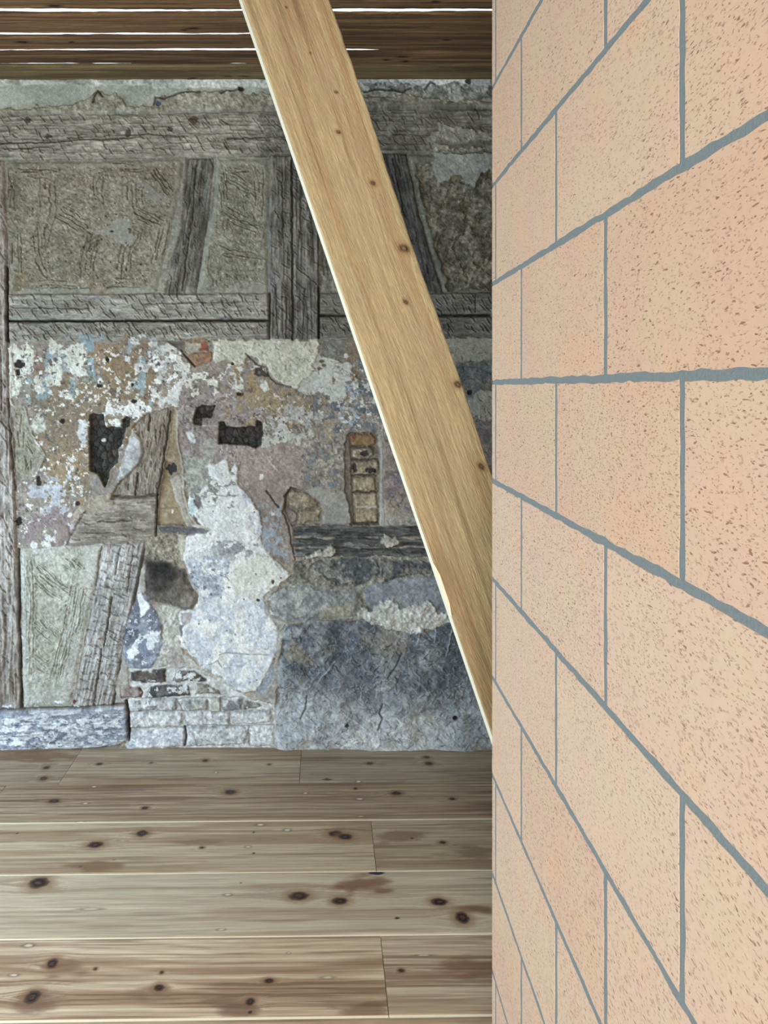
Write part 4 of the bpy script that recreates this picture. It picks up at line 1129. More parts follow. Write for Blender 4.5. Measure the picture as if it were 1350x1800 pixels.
# the big block
BS = [(500, 1098), (560, 1091), (640, 1092), (700, 1112), (740, 1114), (790, 1094), (1440, 1092), (1440, 1330), (484, 1330), (484, 1240), (492, 1160)]
w = pwin(BS, 8)
Xw, Yw = GX[w], GY[w]
dd = sdf(BS, Xw, Yw) + 5 * (fbm(Xw / 14, Yw / 14, 881, 4) - 0.5)
mm_ = sstep(-1.5, 1.5, dd)
rd = ridged((Xw * 0.8 + Yw * 0.6) / 46, (Yw * 0.8 - Xw * 0.6) / 24, 882, 6)
rd2 = ridged(Xw / 20, Yw / 20, 885, 4)
hh = 8 + 16 * (rd - 0.5) + 4 * (rd2 - 0.5) + 26 * (fbm((Xw + .5 * Yw) / 70, (Yw - .4 * Xw) / 45, 887, 3, .5) - 0.5) - 8 * (1 - sstep(0, 10, dd))
up = sstep(1240, 1150, Yw) if False else 1 - sstep(1170, 1255, Yw + 60 * (fbm(Xw / 60, Yw / 40, 883, 4) - 0.5))
ca_ = texcol(Xw, Yw, (86, 95, 107), (134, 141, 146), 40, 884, 0.16, 0.3, 0.75)
cb_ = texcol(Xw, Yw, (150, 159, 166), (176, 183, 188), 46, 886, 0.12)
c = cb_ * (1 - up[..., None]) + ca_ * up[..., None]
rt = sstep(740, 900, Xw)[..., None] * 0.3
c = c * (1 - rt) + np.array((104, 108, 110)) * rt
pv = sstep(0.80, 0.93, rd)[..., None] * 0.5 * (0.5 + 0.5 * up[..., None])
c = c * (1 - pv) + np.array((176, 184, 190)) * pv
COL[w] = COL[w] * (1 - mm_[..., None]) + c * mm_[..., None]
HT[w] = HT[w] * (1 - mm_) + hh * mm_
p_big = part('stone', 'big split blue-grey stone block at the foot of the wall')
PID[w] = np.where(mm_ > 0.5, p_big, PID[w])
fill([(500, 1130), (520, 1128), (560, 1160), (545, 1170), (505, 1160)], (132, 128, 114), (150, 142, 120), h=None, rough=8, soft=5, alpha=.7)
fill([(640, 1110), (710, 1110), (720, 1140), (690, 1160), (650, 1150)], (126, 124, 116), (146, 142, 132), h=None, rough=12, soft=8, alpha=.7)
scratches([(495, 1100), (860, 1105), (860, 1230), (490, 1210)], 420, ln=(5, 15), c=(164, 173, 182), depth=(-2.5, -0.8), ca=(.2, .6))
scratches([(495, 1100), (860, 1105), (860, 1230), (490, 1210)], 320, ln=(5, 13), c=(58, 63, 72), depth=(1, 3.5), ca=(.2, .5))
scratches([(488, 1200), (860, 1210), (860, 1312), (488, 1312)], 300, ln=(5, 14), c=(190, 198, 202), depth=(-2.5, -0.8), ca=(.2, .5))
scratches([(488, 1200), (860, 1210), (860, 1312), (488, 1312)], 260, ln=(5, 14), c=(92, 98, 106), depth=(1, 3), ca=(.2, .5))
flakes([(610, 1285), (680, 1285), (680, 1312), (610, 1312)], (206, 214, 218), 9, 0.5, 0.6, seed=374)
for q in ([(672, 1236), (666, 1252), (672, 1262), (664, 1280)], [(540, 1220), (536, 1246), (528, 1262)], [(706, 1148), (696, 1170), (680, 1190)], [(590, 1160), (560, 1196)], [(765, 1100), (762, 1126)], [(792, 1104), (784, 1150)], [(740, 1104), (732, 1130)]):
    groove(q, 1.8, 4 if q[0][0] in (672, 540, 706) else -2.5, (56, 58, 64) if q[0][0] in (672, 540, 706) else (172, 180, 188), 0.7)
spot(800, 1261, 4, 4, (34, 34, 36), -9, rough=0.1)
spot(610, 1271, 3, 3, (60, 62, 64), -4)
for k in range(5):
    groove([(814, 1262 + 7 * k), (828, 1262 + 7 * k)], 1.5, 1.5, (126, 130, 132), 0.5)

# --- fine weathering over everything
HT += 1.1 * (fbm(GX / 4.2, GY / 4.2, 990, 3, 0.7) - 0.5)
COL *= (1 + 0.16 * (fbm(GX / 3.4, GY / 3.4, 991, 2, 0.7) - 0.5))[..., None]
COL *= (1 + 0.10 * (fbm(GX / 90, GY / 90, 992, 3, 0.6) - 0.5))[..., None]
lum = COL @ np.array((0.3, 0.59, 0.11))
COL = COL * 0.78 + lum[..., None] * 0.22
HT = np.clip(HT * 1.2, -42, 44)
# foot of the wall wanders a little
YS = D - HT / 1000.0

wall_back = boxes('wall_back', [(WX(-400), WX(1415), D + 0.055, D + 0.4, -0.02, CEIL + 0.05)], M_RUBBLE)
tag(wall_back, 'old timber-framed wall of hewn beams, clay infill, peeling plaster and stone', 'wall', 'structure')
P3 = np.stack([WX(GX), YS, WZ(GY)], -1)
dxv = np.gradient(P3, axis=1)
dyv = np.gradient(P3, axis=0)
NRM = np.cross(dyv, dxv)
NRM /= np.linalg.norm(NRM, axis=-1, keepdims=True)
if NRM[..., 1].mean() > 0:
    NRM = -NRM
VC = lin(np.clip(COL, 8, 245)) * ALB
idx = np.arange(NY * NX).reshape(NY, NX)
quads = np.stack([idx[:-1, :-1], idx[1:, :-1], idx[1:, 1:], idx[:-1, 1:]], -1).reshape(-1, 4)
fid = PID[:-1, :-1].reshape(-1)
P3f, Nf, Cf = P3.reshape(-1, 3), NRM.reshape(-1, 3), VC.reshape(-1, 3)
for k, (nm, lb) in enumerate(PARTS):
    q = quads[fid == k]
    if len(q) < 12:
        continue
    u, inv = np.unique(q, return_inverse=True)
    q2 = inv.reshape(-1, 4)
    e = np.concatenate([q2[:, [0, 1]], q2[:, [1, 2]], q2[:, [2, 3]], q2[:, [3, 0]]])
    key = np.sort(e, 1)
    key = key[:, 0].astype(np.int64) * len(u) + key[:, 1]
    _, first, cnt = np.unique(key, return_index=True, return_counts=True)
    be = e[first[cnt == 1]]
    V, Nn, Cc = P3f[u], Nf[u], Cf[u]
    bv, binv = np.unique(be, return_inverse=True)
    binv = binv.reshape(-1, 2)
    top = V[bv]
    bot = top.copy()
    bot[:, 1] = D + 0.056
    n0 = len(V)
    side = np.stack([n0 + binv[:, 1], n0 + binv[:, 0], n0 + len(bv) + binv[:, 0], n0 + len(bv) + binv[:, 1]], 1)
    cen = V.mean(0)
    sn = top - cen
    sn[:, 1] = 0
    sn /= np.maximum(np.linalg.norm(sn, axis=1, keepdims=True), 1e-6)
    o = mesh_np(nm, np.concatenate([V, top, bot]), np.concatenate([q2, side]), M_OLD, wall_back,
                np.concatenate([Cc, Cc[bv], Cc[bv]]), True, np.concatenate([Nn, sn, sn]))
    if lb:
        o['label'] = lb


# ------------------------------------------------------------------ boards and planks with painted grain
def grain(u, v, seed, knots, c1, c2, cd, ringf, amp=1.0, kdark=(74, 54, 46), stain=()):
    """u along, v across, in metres; knots: (u, v, ru, rv)"""
    vv = v + 0.012 * (fbm(u / 0.9, v / 0.25, seed, 3) - 0.5)
    for (ku, kv, ru, rv) in knots:
        du, dv = (u - ku) / (ru * 3.2), (v - kv) / (rv * 2.2)
        vv = vv + np.sign(v - kv) * rv * -0.9 * np.exp(-(du * du + dv * dv))
    f = vv * ringf + 2.4 * fbm(u / 1.1, v / 0.35, seed + 2, 3)
    ring = 0.5 + 0.5 * np.sin(2 * math.pi * f)
    ring = ring ** 2.2
    st = fbm(u / 0.5, vv / 0.006, seed + 3, 4, 0.6)
    bd = fbm(u / 0.9, vv / 0.05, seed + 4, 3, 0.55)
    fine = fbm(u / 0.12, vv / 0.0028, seed + 5, 3, 0.6)
    thin = sstep(0.70, 0.82, fbm(u / 0.7, vv / 0.010, seed + 6, 3, 0.6))
    m = np.clip(0.25 * ring + 0.95 * (st - 0.5) + 0.28, 0, 1)[..., None] * amp
    c = np.array(c1, float) * (1 - m) + np.array(c2, float) * m
    b = sstep(0.56, 0.80, bd)[..., None] * 0.55 * amp
    c = c * (1 - b) + np.array(cd, float) * b
    c = c * (1 - 0.45 * amp * thin[..., None]) + np.array(cd, float) * 0.8 * 0.45 * amp * thin[..., None]
    c = c * (1 + 0.16 * (fine - 0.5))[..., None]
    for (su, sv, ru, rv, sc, sa) in stain:
        r = np.sqrt(((u - su) / ru) ** 2 + ((v - sv) / rv) ** 2) + 0.8 * (fbm(u / 0.06, v / 0.02, seed + 9, 4) - 0.5)
        s = (1 - sstep(0.3, 1.1, r))[..., None] * min(1.0, sa * 1.35)
        c = c * (1 - s) + np.array(sc, float) * s
    for i, (ku, kv, ru, rv) in enumerate(knots):
        r = np.sqrt(((u - ku) / ru) ** 2 + ((v - kv) / rv) ** 2) + 0.3 * (vnoise(u / 0.012, v / 0.012, seed + i) - 0.5)
        halo = (1 - sstep(0.9, 2.6, r))[..., None] * 0.7
        c = c * (1 - halo) + np.array(cd, float) * halo
        core = (1 - sstep(0.75, 1.05, r))[..., None]
        kc = np.array(kdark, float) * (0.9 + 0.45 * np.sin(r * 9))[..., None]
        rim = np.exp(-((r - 0.95) / 0.15) ** 2)[..., None] * 0.6
        c = c * (1 - core) + kc * core
        c = c * (1 - rim) + np.array(kdark, float) * 0.75 * rim
    return c


def slab(name, mat, U, Vv, Pfun, depth, cols, parent, edge_col, near_shift=0.0):
    """a board: a top grid given by Pfun(U,V) plus sides and back, depth a vector"""
    nu, nv = U.shape
    P = Pfun(U, Vv)
    V = P.reshape(-1, 3)
    idx = np.arange(nu * nv).reshape(nu, nv)
    q = np.stack([idx[:-1, :-1], idx[1:, :-1], idx[1:, 1:], idx[:-1, 1:]], -1).reshape(-1, 4)
    a, b, c_ = P[0, 0], P[1, 0], P[0, 1]
    flip = np.dot(np.cross(b - a, c_ - a), -np.array(depth)) < 0
    if flip:
        q = q[:, ::-1]
    loop = np.concatenate([idx[0, :], idx[1:, -1], idx[-1, -2::-1], idx[-2:0:-1, 0]])
    n0, nl = len(V), len(loop)
    top = V[loop]
    bot = top + np.array(depth)
    if near_shift:
        bot[np.isin(loop, idx[:, 0]), 1] += near_shift
    k = np.arange(nl)
    k2 = (k + 1) % nl
    side = np.stack([n0 + k, n0 + k2, n0 + nl + k2, n0 + nl + k], 1)
    if not flip:
        side = side[:, ::-1] if False else side
    # back closed by a quad strip over the four corners
    c4 = np.array([0, nv - 1, nv - 1 + nu - 1, 2 * (nv - 1) + nu - 1]) + n0 + nl
    ec = np.broadcast_to(np.array(lin(edge_col)) * ALB, (2 * nl, 3))
    return mesh_np(name, np.concatenate([V, top, bot]), np.concatenate([q, side, c4[None, :]]), mat, parent, np.concatenate([cols.reshape(-1, 3), ec]), False)


# floor planks: rows from the wall toward the viewer
SH = math.tan(math.radians(0.95))
rows = [3.27, 2.914, 2.657, 2.374, 2.096, 1.8227, 1.548, 1.272, 0.996, 0.72, 0.444, 0.168, -0.108, -0.384, -0.66]
joints = {0: [-1.0066, -0.0948], 1: [-1.2], 2: [0.1616], 3: [-1.75], 4: [0.154], 5: [-0.8, 1.1], 6: [0.4], 7: [-1.1, 0.9]}
kn_px = [(82, 1349, 5, 2.5), (77, 1368, 6, 3), (175, 1343, 5, 2), (361, 1337, 5, 2), (266, 1341, 3, 1.2), (650, 1342, 5, 2), (754, 1342, 6, 2.5), (750, 1331, 5, 2), (473, 1344, 3, 1.2),
         (95, 1408, 9, 3), (405, 1392, 9, 3.5), (255, 1420, 5, 2.5), (697, 1394, 8, 3), (795, 1404, 5, 2), (625, 1386, 3, 1.5),
         (168, 1485, 13, 5), (250, 1465, 10, 5), (355, 1490, 4, 2), (590, 1466, 12, 5), (606, 1471, 11, 5), (778, 1481, 6, 2.5),
         (68, 1552, 16, 9), (525, 1575, 16, 7), (597, 1584, 13, 6), (772, 1585, 13, 6), (812, 1613, 12, 10),
         (92, 1694, 9, 8), (57, 1752, 12, 11), (280, 1736, 9, 6), (440, 1761, 7, 6), (168, 1703, 3, 2.5), (284, 1709, 3, 2.5), (473, 1724, 8, 4), (705, 1706, 5, 3)]


def fpt(px, py):
    z = CAM_H * F / (py - VY)
    return (px - VX) * z / F, z


knots_all = []
for (px, py, rx, ry) in kn_px:
    x, y = fpt(px, py)
    yb = fpt(px, py + ry)[1]
    knots_all.append((x, y, rx * y / F, abs(y - yb)))
stains_px = [(640, 1556, 60, 22, (128, 92, 64), .6), (840, 1598, 40, 10, (120, 88, 62), .55), (60, 1330, 90, 14, (126, 94, 66), .6), (165, 1522, 60, 12, (126, 94, 68), .5), (80, 1560, 40, 14, (150, 124, 98), .4),
             (110, 1700, 50, 22, (126, 94, 68), .5), (60, 1762, 60, 22, (122, 92, 70), .5), (840, 1700, 90, 20, (124, 92, 66), .5), (640, 1775, 70, 20, (126, 96, 70), .5), (420, 1775, 40, 14, (118, 92, 70), .5),
             (250, 1330, 60, 8, (150, 132, 108), .4), (400, 1760, 50, 12, (124, 96, 72), .4), (280, 1745, 60, 14, (132, 104, 78), .4), (700, 1470, 60, 14, (128, 100, 74), .5), (830, 1500, 60, 14, (126, 104, 80), .5), (360, 1480, 60, 5, (136, 112, 84), .5)]
stains = []
for (px, py, rx, ry, c, a) in stains_px:
    x, y = fpt(px, py)
    yb = fpt(px, py + ry)[1]
    stains.append((x, y, rx * y / F, abs(y - yb), c, a))
PC = {0: ((178, 162, 137), (150, 130, 104), (128, 98, 72)), 1: ((174, 154, 128), (128, 104, 80), (112, 85, 62)), 2: ((190, 173, 146), (160, 137, 109), (134, 103, 75)),
      3: ((194, 180, 156), (170, 149, 122), (142, 112, 84)), 4: ((208, 189, 162), (162, 135, 108), (124, 92, 68)), 5: ((188, 164, 135), (156, 127, 98), (134, 102, 75))}  # nearer rows paler: stronger light toward the viewer put into the colour
dots_px = [(458, 1450, 6, 1.6, 0), (505, 1459, 5, 1.6, 0), (436, 1489, 4, 1.5, 0), (400, 1573, 5, 1.6, 0), (389, 1634, 5, 1.4, 0), (50, 1662, 7, 2.4, 0), (24, 1714, 6, 2, 0), (380, 1358, 2.5, 1.2, 0), (150, 1412, 4, 1, 0), (165, 1383, 4, 1, 0), (141, 1445, 6, 1.2, 0),
           (630, 1374, 4, 1, 0), (632, 1404, 6, 1, 0), (634, 1435, 5, 1, 0), (537, 1394, 3, 1, 0), (507, 1675, 2, 1.4, 0), (745, 1679, 10, 1, 0), (575, 1718, 9, 1.2, 0), (170, 1597, 170, 0.8, 0), (160, 1598, 14, 1.3, 0),  # longest entry: a crack's highlight painted as a thin pale line
           (446, 1463, 2, 1.6, 1), (446, 1500, 2.2, 1.6, 1), (30, 1465, 2, 1.4, 1), (200, 1512, 1.6, 1.2, 1), (142, 1523, 1.6, 1.2, 1), (662, 1534, 13, 4, 2), (440, 1779, 3, 3, 1), (424, 1552, 2, 1.2, 1), (698, 1614, 4, 2, 1), (575, 1370, 10, 1.4, 1), (724, 1474, 2.5, 1.4, 1)]
dots = []
for (px, py, rx, ry, kd) in dots_px:
    x, y = fpt(px, py)
    dots.append((x, y, rx * y / F, abs(y - fpt(px, py + ry)[1]), kd))
tongue_h = {0: 0.0, 1: 0.0052, 2: 0.0042, 3: 0.0048, 4: 0.0062}
for r in range(len(rows) - 1):
    y1, y0 = rows[r], rows[r + 1]
    gap = {0: 0.0014, 1: 0.007, 2: 0.0055, 3: 0.0062, 4: 0.0078}.get(r, 0.0055)
    js = [XL + 0.01] + joints.get(r, [0.3]) + [XR - 0.01]
    visible = r <= 5
    for s in range(len(js) - 1):
        xa, xb = js[s] + 0.0008, js[s + 1] - 0.0008
        fine_x0, fine_x1 = max(xa, -1.4), min(xb, 0.75)
        if visible and fine_x1 > fine_x0:
            st = 0.0045
            ux = np.unique(np.concatenate([np.linspace(xa, fine_x0, max(2, int((fine_x0 - xa) / 0.05) + 2)), np.arange(fine_x0, fine_x1, st), np.linspace(fine_x1, xb, max(2, int((xb - fine_x1) / 0.05) + 2))]))
            vy = np.linspace(y0 + gap, y1, (64, 72, 92, 112, 142, 40)[r])
        else:
            ux = np.linspace(xa, xb, 40)
            vy = np.linspace(y0 + gap, y1, 20)
        U, Vv = np.meshgrid(ux, vy, indexing='ij')
        seed = 2000 + r * 10 + s
        SHf = SH * (U + 0.32)
        kn = [k for k in knots_all if y0 - .02 < k[1] - SH * (k[0] + 0.32) < y1 + .02 and xa < k[0] < xb]
        kn2 = [(k[0], k[1] - SH * (k[0] + 0.32), k[2], k[3]) for k in kn]
        stn = [(k[0], k[1] - SH * (k[0] + 0.32), k[2], k[3], k[4], k[5]) for k in stains if y0 < k[1] - SH * (k[0] + 0.32) < y1 and xa < k[0] < xb]
        a, b, c_ = [tuple(min(235, v * (1.04, 1.05, 1.06, 1.06, 1.12, 1.1)[min(r, 5)]) for v in t) for t in PC.get(r, PC[5])]  # row gain lightens nearer planks further, in place of light
        if (r, s) in ((0, 0), (0, 2), (2, 1), (4, 1)):
            a, b, c_ = [tuple(v * 0.93 for v in t) for t in (a, b, c_)]
        cc = grain(U, Vv, seed, kn2, a, b, c_, 38.0, (0.8, 1.0, 0.8, 0.6, 1.0, 0.9)[r] if r < 6 else 0.8, stain=stn)
        for (kx, ky, rx, ry, kd) in dots:
            ky -= SH * (kx + 0.32)
            if xa < kx < xb and y0 - .01 < ky < y1 + .01:
                rr = np.sqrt(((U - kx) / rx) ** 2 + ((Vv - ky) / ry) ** 2) + 0.3 * (vnoise(U / 0.01, Vv / 0.004, 77) - 0.5)
                if kd == 0 and rx < 0.2:
                    mk = (1 - sstep(1.0, 2.6, rr))[..., None] * 0.45
                    cc = cc * (1 - mk) + np.array((92, 76, 60)) * mk
                mk = (1 - sstep(0.7, 1.2, rr))[..., None]
                cc = cc * (1 - mk) + np.array(((222, 212, 190), (56, 42, 36), (44, 44, 62))[kd]) * mk
        dz = rng.uniform(-0.0005, 0.0005)

        def pf(U, Vv, dz=dz, y0=y0, y1=y1, gap=gap):
            e = np.minimum(np.minimum(Vv - y0 - gap, y1 - Vv), 0.004) / 0.004
            Z = dz - 0.0012 * (1 - np.clip(e, 0, 1)) ** 2
            return np.stack([U, Vv + SH * (U + 0.32) if True else Vv, Z], -1)
        pl = slab('plank', M_PINE, U, Vv, pf, (0, 0, -0.028), lin(np.clip(cc, 5, 250)) * ALB, floor, (150, 125, 92))
        if 1 <= r <= 5:
            # tongue of fresh wood showing in the joint on the viewer's side
            t0, t1 = y0 - 0.002, y0 + gap + 0.001
            V = []
            for X in (xa, xb):
                s_ = SH * (X + 0.32)
                V += [(X, t0 + s_, -0.0016), (X, t1 + s_, -0.0016), (X, t1 + s_, -0.012), (X, t0 + s_, -0.012)]
            mesh_py('tongue', V, [(0, 1, 5, 4), (1, 2, 6, 5), (2, 3, 7, 6), (3, 0, 4, 7), (0, 3, 2, 1), (4, 5, 6, 7)], M_TONGUE, pl)

# ------------------------------------------------------------------ ceiling boards with open gaps
ceiling = empty('ceiling', (0, 0, CEIL))
tag(ceiling, 'ceiling of rough dark boards with bright gaps between them', 'ceiling', 'structure')


def czy(py):
    return (CEIL - CAM_H) * F / (VY - py)


# photo rows of the gaps: (height in the photo, half width in photo pixels at left, at 430, at 600, at 860)
gaps = [(115.0, (1.1, 1.0, 0.2, -0.5)), (90.5, (2.2, 2.4, 2.0, -0.6)), (62.5, (2.2, 1.5, -0.2, -0.5)), (21.8, (3.2, 2.6, 2.0, 1.6)), (-24.0, (2.0, 2.0, 1.5, 1.5))]
gy = [czy(g[0]) for g in gaps]
edges = [(D + 0.05, None)] + list(zip(gy, [g[1] for g in gaps]))
yy = gy[-1]
while yy > -2.3:
    yy -= rng.uniform(0.13, 0.18)
    edges.append((yy, (2.0, 1.8, 1.5, 1.5)))
for i in range(len(edges) - 1):
    yf, gf = edges[i]
    yn, gn = edges[i + 1]
    vis = i < 5
    ux = np.concatenate([np.linspace(XL + .01, -1.45, 12), np.arange(-1.44, 0.78, 0.004 if vis else 0.06), np.linspace(0.8, XR - .01, 30)])
    vv = np.linspace(0, 1, 56 if vis else 8)
    U, T = np.meshgrid(ux, vv, indexing='ij')
    pxl = U / yf * F + VX

    def hw(g, y, sd):
        if g is None:
            return np.zeros_like(U)
        w_ = np.interp(pxl, (0, 430, 600, 860), g)
        k = y * y / (F * (CEIL - CAM_H))
        n = 1.6 * (fbm(U / 0.08, U * 0 + sd, sd, 4, 0.6) - 0.5) + 1.6 * (fbm(U / 0.5, U * 0 + sd, sd + 1, 2) - 0.5)
        return np.where(w_ < -0.3, -0.004, np.maximum(w_ + n * 0.6 * np.clip(w_, 0.3, 1.3), np.where(w_ > 0.6, 0.35, -1)) * k)
    wav_f = 0.006 * (fbm(U / 0.7, U * 0, 500 + i, 2) - 0.5)
    wav_n = 0.006 * (fbm(U / 0.7, U * 0, 501 + i, 2) - 0.5)
    Yf = yf + wav_f - hw(gf, yf, 600 + i)
    Yn = yn + wav_n + hw(gn, yn, 700 + i)
    VV = Yn + (Yf - Yn) * T
    seed = 3000 + 20 * i
    kn = [(rng.uniform(-1.3, 0.6), yn + (yf - yn) * rng.uniform(.2, .8), rng.uniform(.008, .022), rng.uniform(.003, .006)) for _ in range(4)]
    c1, c2, cd = ((134, 103, 70), (84, 61, 41), (64, 46, 32))
    if i == 0:
        c1, c2, cd = ((128, 110, 76), (92, 76, 52), (80, 64, 43))
    cc = grain(U, VV, seed, kn, c1, c2, cd, 60.0, 1.0, kdark=(40, 28, 20))
    zz = 0.0035 * (fbm(U / 0.3, VV / 0.03, seed + 3, 4) - 0.5) + 0.012 * np.exp(-((T - 1) / 0.06) ** 2) + 0.010 * np.exp(-(T / 0.06) ** 2) + rng.uniform(-0.0008, 0.0008)

    def pf(U, VV, zz=zz):
        return np.stack([U, VV, zz], -1)
    slab('board', M_DARKBOARD, U, VV, pf, (0, 0, 0.035), lin(np.clip(cc, 5, 250)) * ALB, ceiling, (84, 62, 42), 0.085)

# ------------------------------------------------------------------ diagonal brace
YBR = 2.02
SB = YBR / F
slope = 437.0 / 1285.0
cosb, sinb = math.cos(math.atan(slope)), math.sin(math.atan(slope))


def brace_pt(px, py):
    return ((px - VX) * SB, CAM_H - (py - VY) * SB)


z_top, z_bot = CEIL - 0.004, 0.0
Wb = 155.0 * SB           # horizontal width
x_top0, z_ref = brace_pt(425, 0)
ts = np.arange(0, 1.0001, 0.0075)
ss = np.arange(z_bot, z_top, 0.0027)
ss = np.append(ss, z_top)
S, T = np.meshgrid(ss, ts, indexing='ij')
Xleft = x_top0 + (z_ref - S) * slope
Wv = Wb * np.ones_like(S)
pyv = VY - (S - CAM_H) / SB
wan = 3.0 * np.interp(pyv, (0, 200, 420, 560, 650, 815, 1300), (0, 0.6, -0.6, 0.4, 1.2, 0.6, 0.6)) * SB
X = Xleft + T * (Wv + wan) + T ** 8 * 0.0025 * (fbm(S / 0.05, S * 0, 41, 3) - 0.5)
# along / across coordinates for the grain
ua = S / cosb
va = (T - 0.5) * Wb * cosb
kb = [(594, 232, 3.5, 3), (656, 322, 4.5, 4.5), (711, 437, 8, 7), (713, 531, 4, 4), (802, 676, 6, 6), (503, 13, 2, 2), (545, 93, 1.6, 1.6), (590, 162, 3, 2), (845, 820, 5, 6)]
kn = []
for (px, py, rx, ry) in kb:
    x, z = brace_pt(px, py)
    xl = x_top0 + (z_ref - z) * slope
    kn.append((z / cosb, ((x - xl) / Wb - 0.5) * Wb * cosb, ry * SB * 1.1, rx * SB))
cc = grain(ua, va, 4100, kn, (188, 168, 130), (170, 148, 111), (152, 122, 86), 34.0, 0.8, kdark=(112, 86, 60))
# saw fur: short fibres lifted by the blade
fur = fbm(ua / 0.022, (va + 0.12 * ua) / 0.0030, 4107, 3, 0.65)
cath = fbm(ua / 0.7, va / 0.02, 4109, 3)
rb = sstep(0.62, 0.95, T) * sstep(0.45, 0.6, cath)
vb = va.copy()
for (ku, kv, ru, rv) in kn:
    vb = vb + np.sign(va - kv) * rv * -1.2 * np.exp(-((ua - ku) / (ru * 5)) ** 2 - ((va - kv) / (rv * 2.5)) ** 2)
rl = np.abs(np.sin(math.pi * (vb * 70 + 2.6 * fbm(ua / 0.45, va / 0.06, 4111, 3))))
rl = (1 - sstep(0.0, 0.22, rl)) * sstep(0.45, 0.8, T + 0.25 * (fbm(ua / 0.5, va / 0.1, 4113, 2) - 0.5))
cc = cc * (1 - 0.3 * rl[..., None]) + np.array((140, 106, 70)) * 0.3 * rl[..., None]
cc = cc * (1 + 0.08 * (fur - 0.5))[..., None]
cc = cc * (1 - 0.35 * rb[..., None]) + np.array((160, 124, 84)) * 0.35 * rb[..., None]
yd = 0.0007 * (fur - 0.5) * 1.4 + 0.004 * (1 - np.minimum(np.minimum(T, 1 - T) / 0.02, 1)) ** 2


def pf(S, T):
    return np.stack([X, YBR + yd - 0.0, S], -1)


brace = empty('timber_brace')
slab('shaft', M_SAWN, S, T, pf, (0, 0.13, 0), lin(np.clip(cc, 5, 250)) * ALB, brace, (250, 240, 214))  # pale cut sides, whitened further to paint in the lit edge
brace_base = (x_top0 + z_ref * slope + Wb / 2, YBR + 0.065, 0.0)
tag(brace, 'pale sawn timber brace leaning diagonally between floor and ceiling', 'timber')
# splinter strip on the lit edge
xa, za = brace_pt(764, 988)
V = []
for (px, py, o1) in ((763, 990, 0.000), (770, 1010, 0.006), (786, 1060, 0.006), (792, 1082, 0.0)):
    x, z = brace_pt(px, py)
    xl = x_top0 + (z_ref - z) * slope
    V += [(xl - 0.0005, YBR - 0.003, z), (xl + o1 + 0.001, YBR - 0.003, z), (xl + o1 + 0.001, YBR + 0.006, z), (xl - 0.0005, YBR + 0.006, z)]
fc = [(3, 2, 1, 0), (12, 13, 14, 15)]
for a in range(3):
    for b in range(4):
        fc.append((a * 4 + b, a * 4 + (b + 1) % 4, a * 4 + 4 + (b + 1) % 4, a * 4 + 4 + b))
mesh_py('splinter', V, fc, M_TONGUE, brace)
brace.location = brace_base
for ch in brace.children:
    ch.location = tuple(-v for v in brace_base)

# ------------------------------------------------------------------ tiled wall
YE = 1.556           # end of the tiled block
TT = 0.03            # tile thickness
HB = 0.46            # width of the block
YN = -1.2            # near end behind the viewer
wall_right = boxes('wall_right', [(TX + 0.0005, TX + HB - 0.0005, YN, YE - 0.0005, 0.0, CEIL - 0.002)], M_MORTAR)
tag(wall_right, 'wall clad in speckled terracotta tiles with grey mortar joints', 'wall', 'structure')
pitch, z0j = 0.1988, 1.5115
half = 0.1987
jr = np.random.default_rng(5)


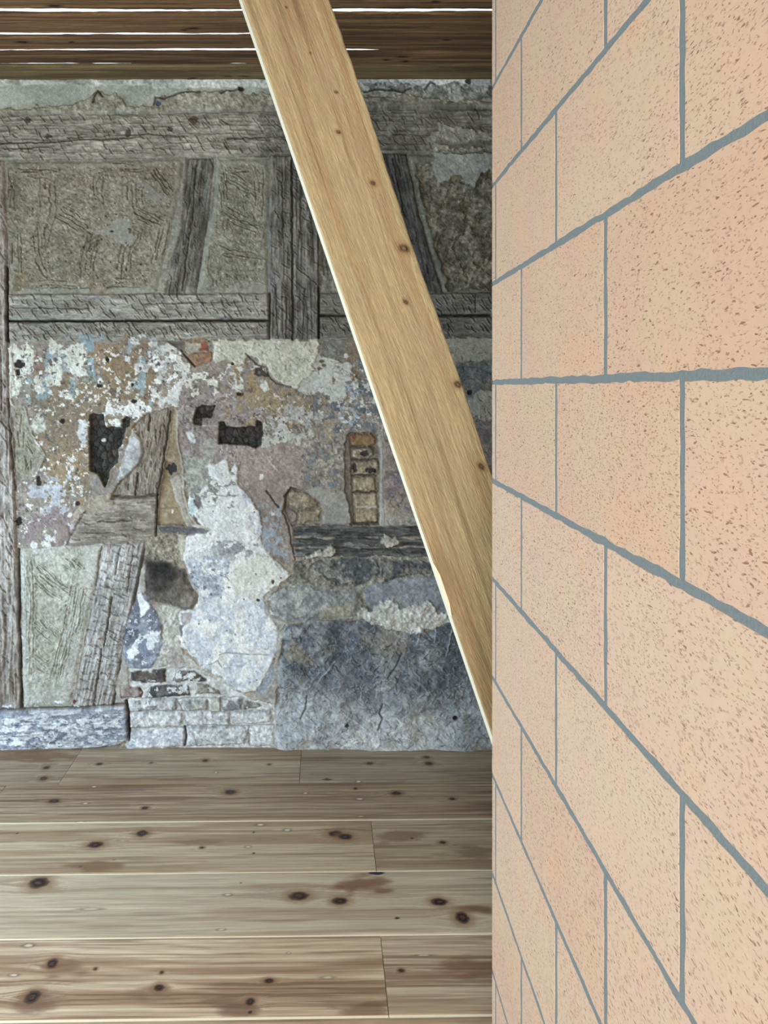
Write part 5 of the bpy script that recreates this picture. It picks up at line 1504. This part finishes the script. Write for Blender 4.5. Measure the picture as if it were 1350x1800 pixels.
def tile(axis, a0, a1, z0, z1):
    """a clay tile: jittered outline with a rounded arris. axis 'x': on the long face; 'y': on the end face"""
    ca, cz = (a0 + a1) / 2, (z0 + z1) / 2
    w2, h2_ = (a1 - a0) / 2, (z1 - z0) / 2
    if w2 < 0.004 or h2_ < 0.008:
        return
    out = []
    nu, nv = max(2, int(w2 * 2 / 0.012)), max(2, int(h2_ * 2 / 0.012))
    for k in range(nu):
        out.append((-w2 + 2 * w2 * k / nu, -h2_, 0, -1))
    for k in range(nv):
        out.append((w2, -h2_ + 2 * h2_ * k / nv, 1, 0))
    for k in range(nu):
        out.append((w2 - 2 * w2 * k / nu, h2_, 0, 1))
    for k in range(nv):
        out.append((-w2, h2_ - 2 * h2_ * k / nv, -1, 0))
    n = len(out)
    jt = jr.normal(0, 0.0006, n)
    jt = (jt + np.roll(jt, 1)) * 0.8
    lf = jr.uniform(-0.0004, 0.0008)
    V = []
    for depth, ins in ((TT - 0.002, 0.0), (0.0006, 0.0), (0.0002, 0.0002), (0.0, 0.0007)):
        for k, (u, v, nx, nz) in enumerate(out):
            ucl = max(-w2 + ins, min(w2 - ins, u)) + nx * jt[k]
            vcl = max(-h2_ + ins, min(h2_ - ins, v)) + nz * jt[k]
            V.append((depth, ucl, vcl))
    faces = []
    for lvl in range(3):
        for k in range(n):
            k2 = (k + 1) % n
            faces.append((lvl * n + k, lvl * n + k2, (lvl + 1) * n + k2, (lvl + 1) * n + k))
    faces.append(tuple(3 * n + k for k in range(n)))
    if axis == 'x':
        W = [(d, -u, v) for (d, u, v) in V]
        loc = (TX, ca, cz)
    else:
        W = [(u, -d, v) for (d, u, v) in V]
        faces = [f[::-1] for f in faces]
        loc = (ca, YE, cz)
        W = [(-u_, d_, v_) for (u_, d_, v_) in W]
        faces = [f for f in faces]
    o = mesh_py('tile', W, faces, M_TILE, wall_right, True, loc)
    o.data.polygons[len(faces) - 1].use_smooth = False


jh, jv = 0.0098, 0.0115
k = -8
while z0j + k * pitch < CEIL:
    za, zb = max(z0j + k * pitch, 0.0), min(z0j + (k + 1) * pitch, CEIL - 0.003)
    za_, zb_ = za + (jh / 2 if za > 0 else 0.002), zb - jh / 2
    if zb_ - za_ > 0.01:
        even = (k % 2 == 0)
        # joints at depth 1.3266 - m*2*half (even rows) or 1.525 - m*2*half (odd rows)
        y = 1.3266 if even else 1.525
        js = [YE]
        while y > YN:
            js.append(y)
            y -= 2 * half
        js.append(YN)
        for a in range(len(js) - 1):
            hi, lo = js[a], js[a + 1]
            tile('x', lo + (jv / 2 if lo > YN else 0), hi - (jv / 2 if hi < YE else 0.0), za_, zb_)
        if even:
            ex = [TX + TT + jv, TX + TT + jv + 2 * half, TX + HB]
        else:
            ex = [TX + TT + jv, TX + TT + half, TX + HB]
        for a in range(len(ex) - 1):
            tile('y', ex[a] + (jv / 2 if a else 0), ex[a + 1] - jv / 2, za_, zb_)
    k += 1
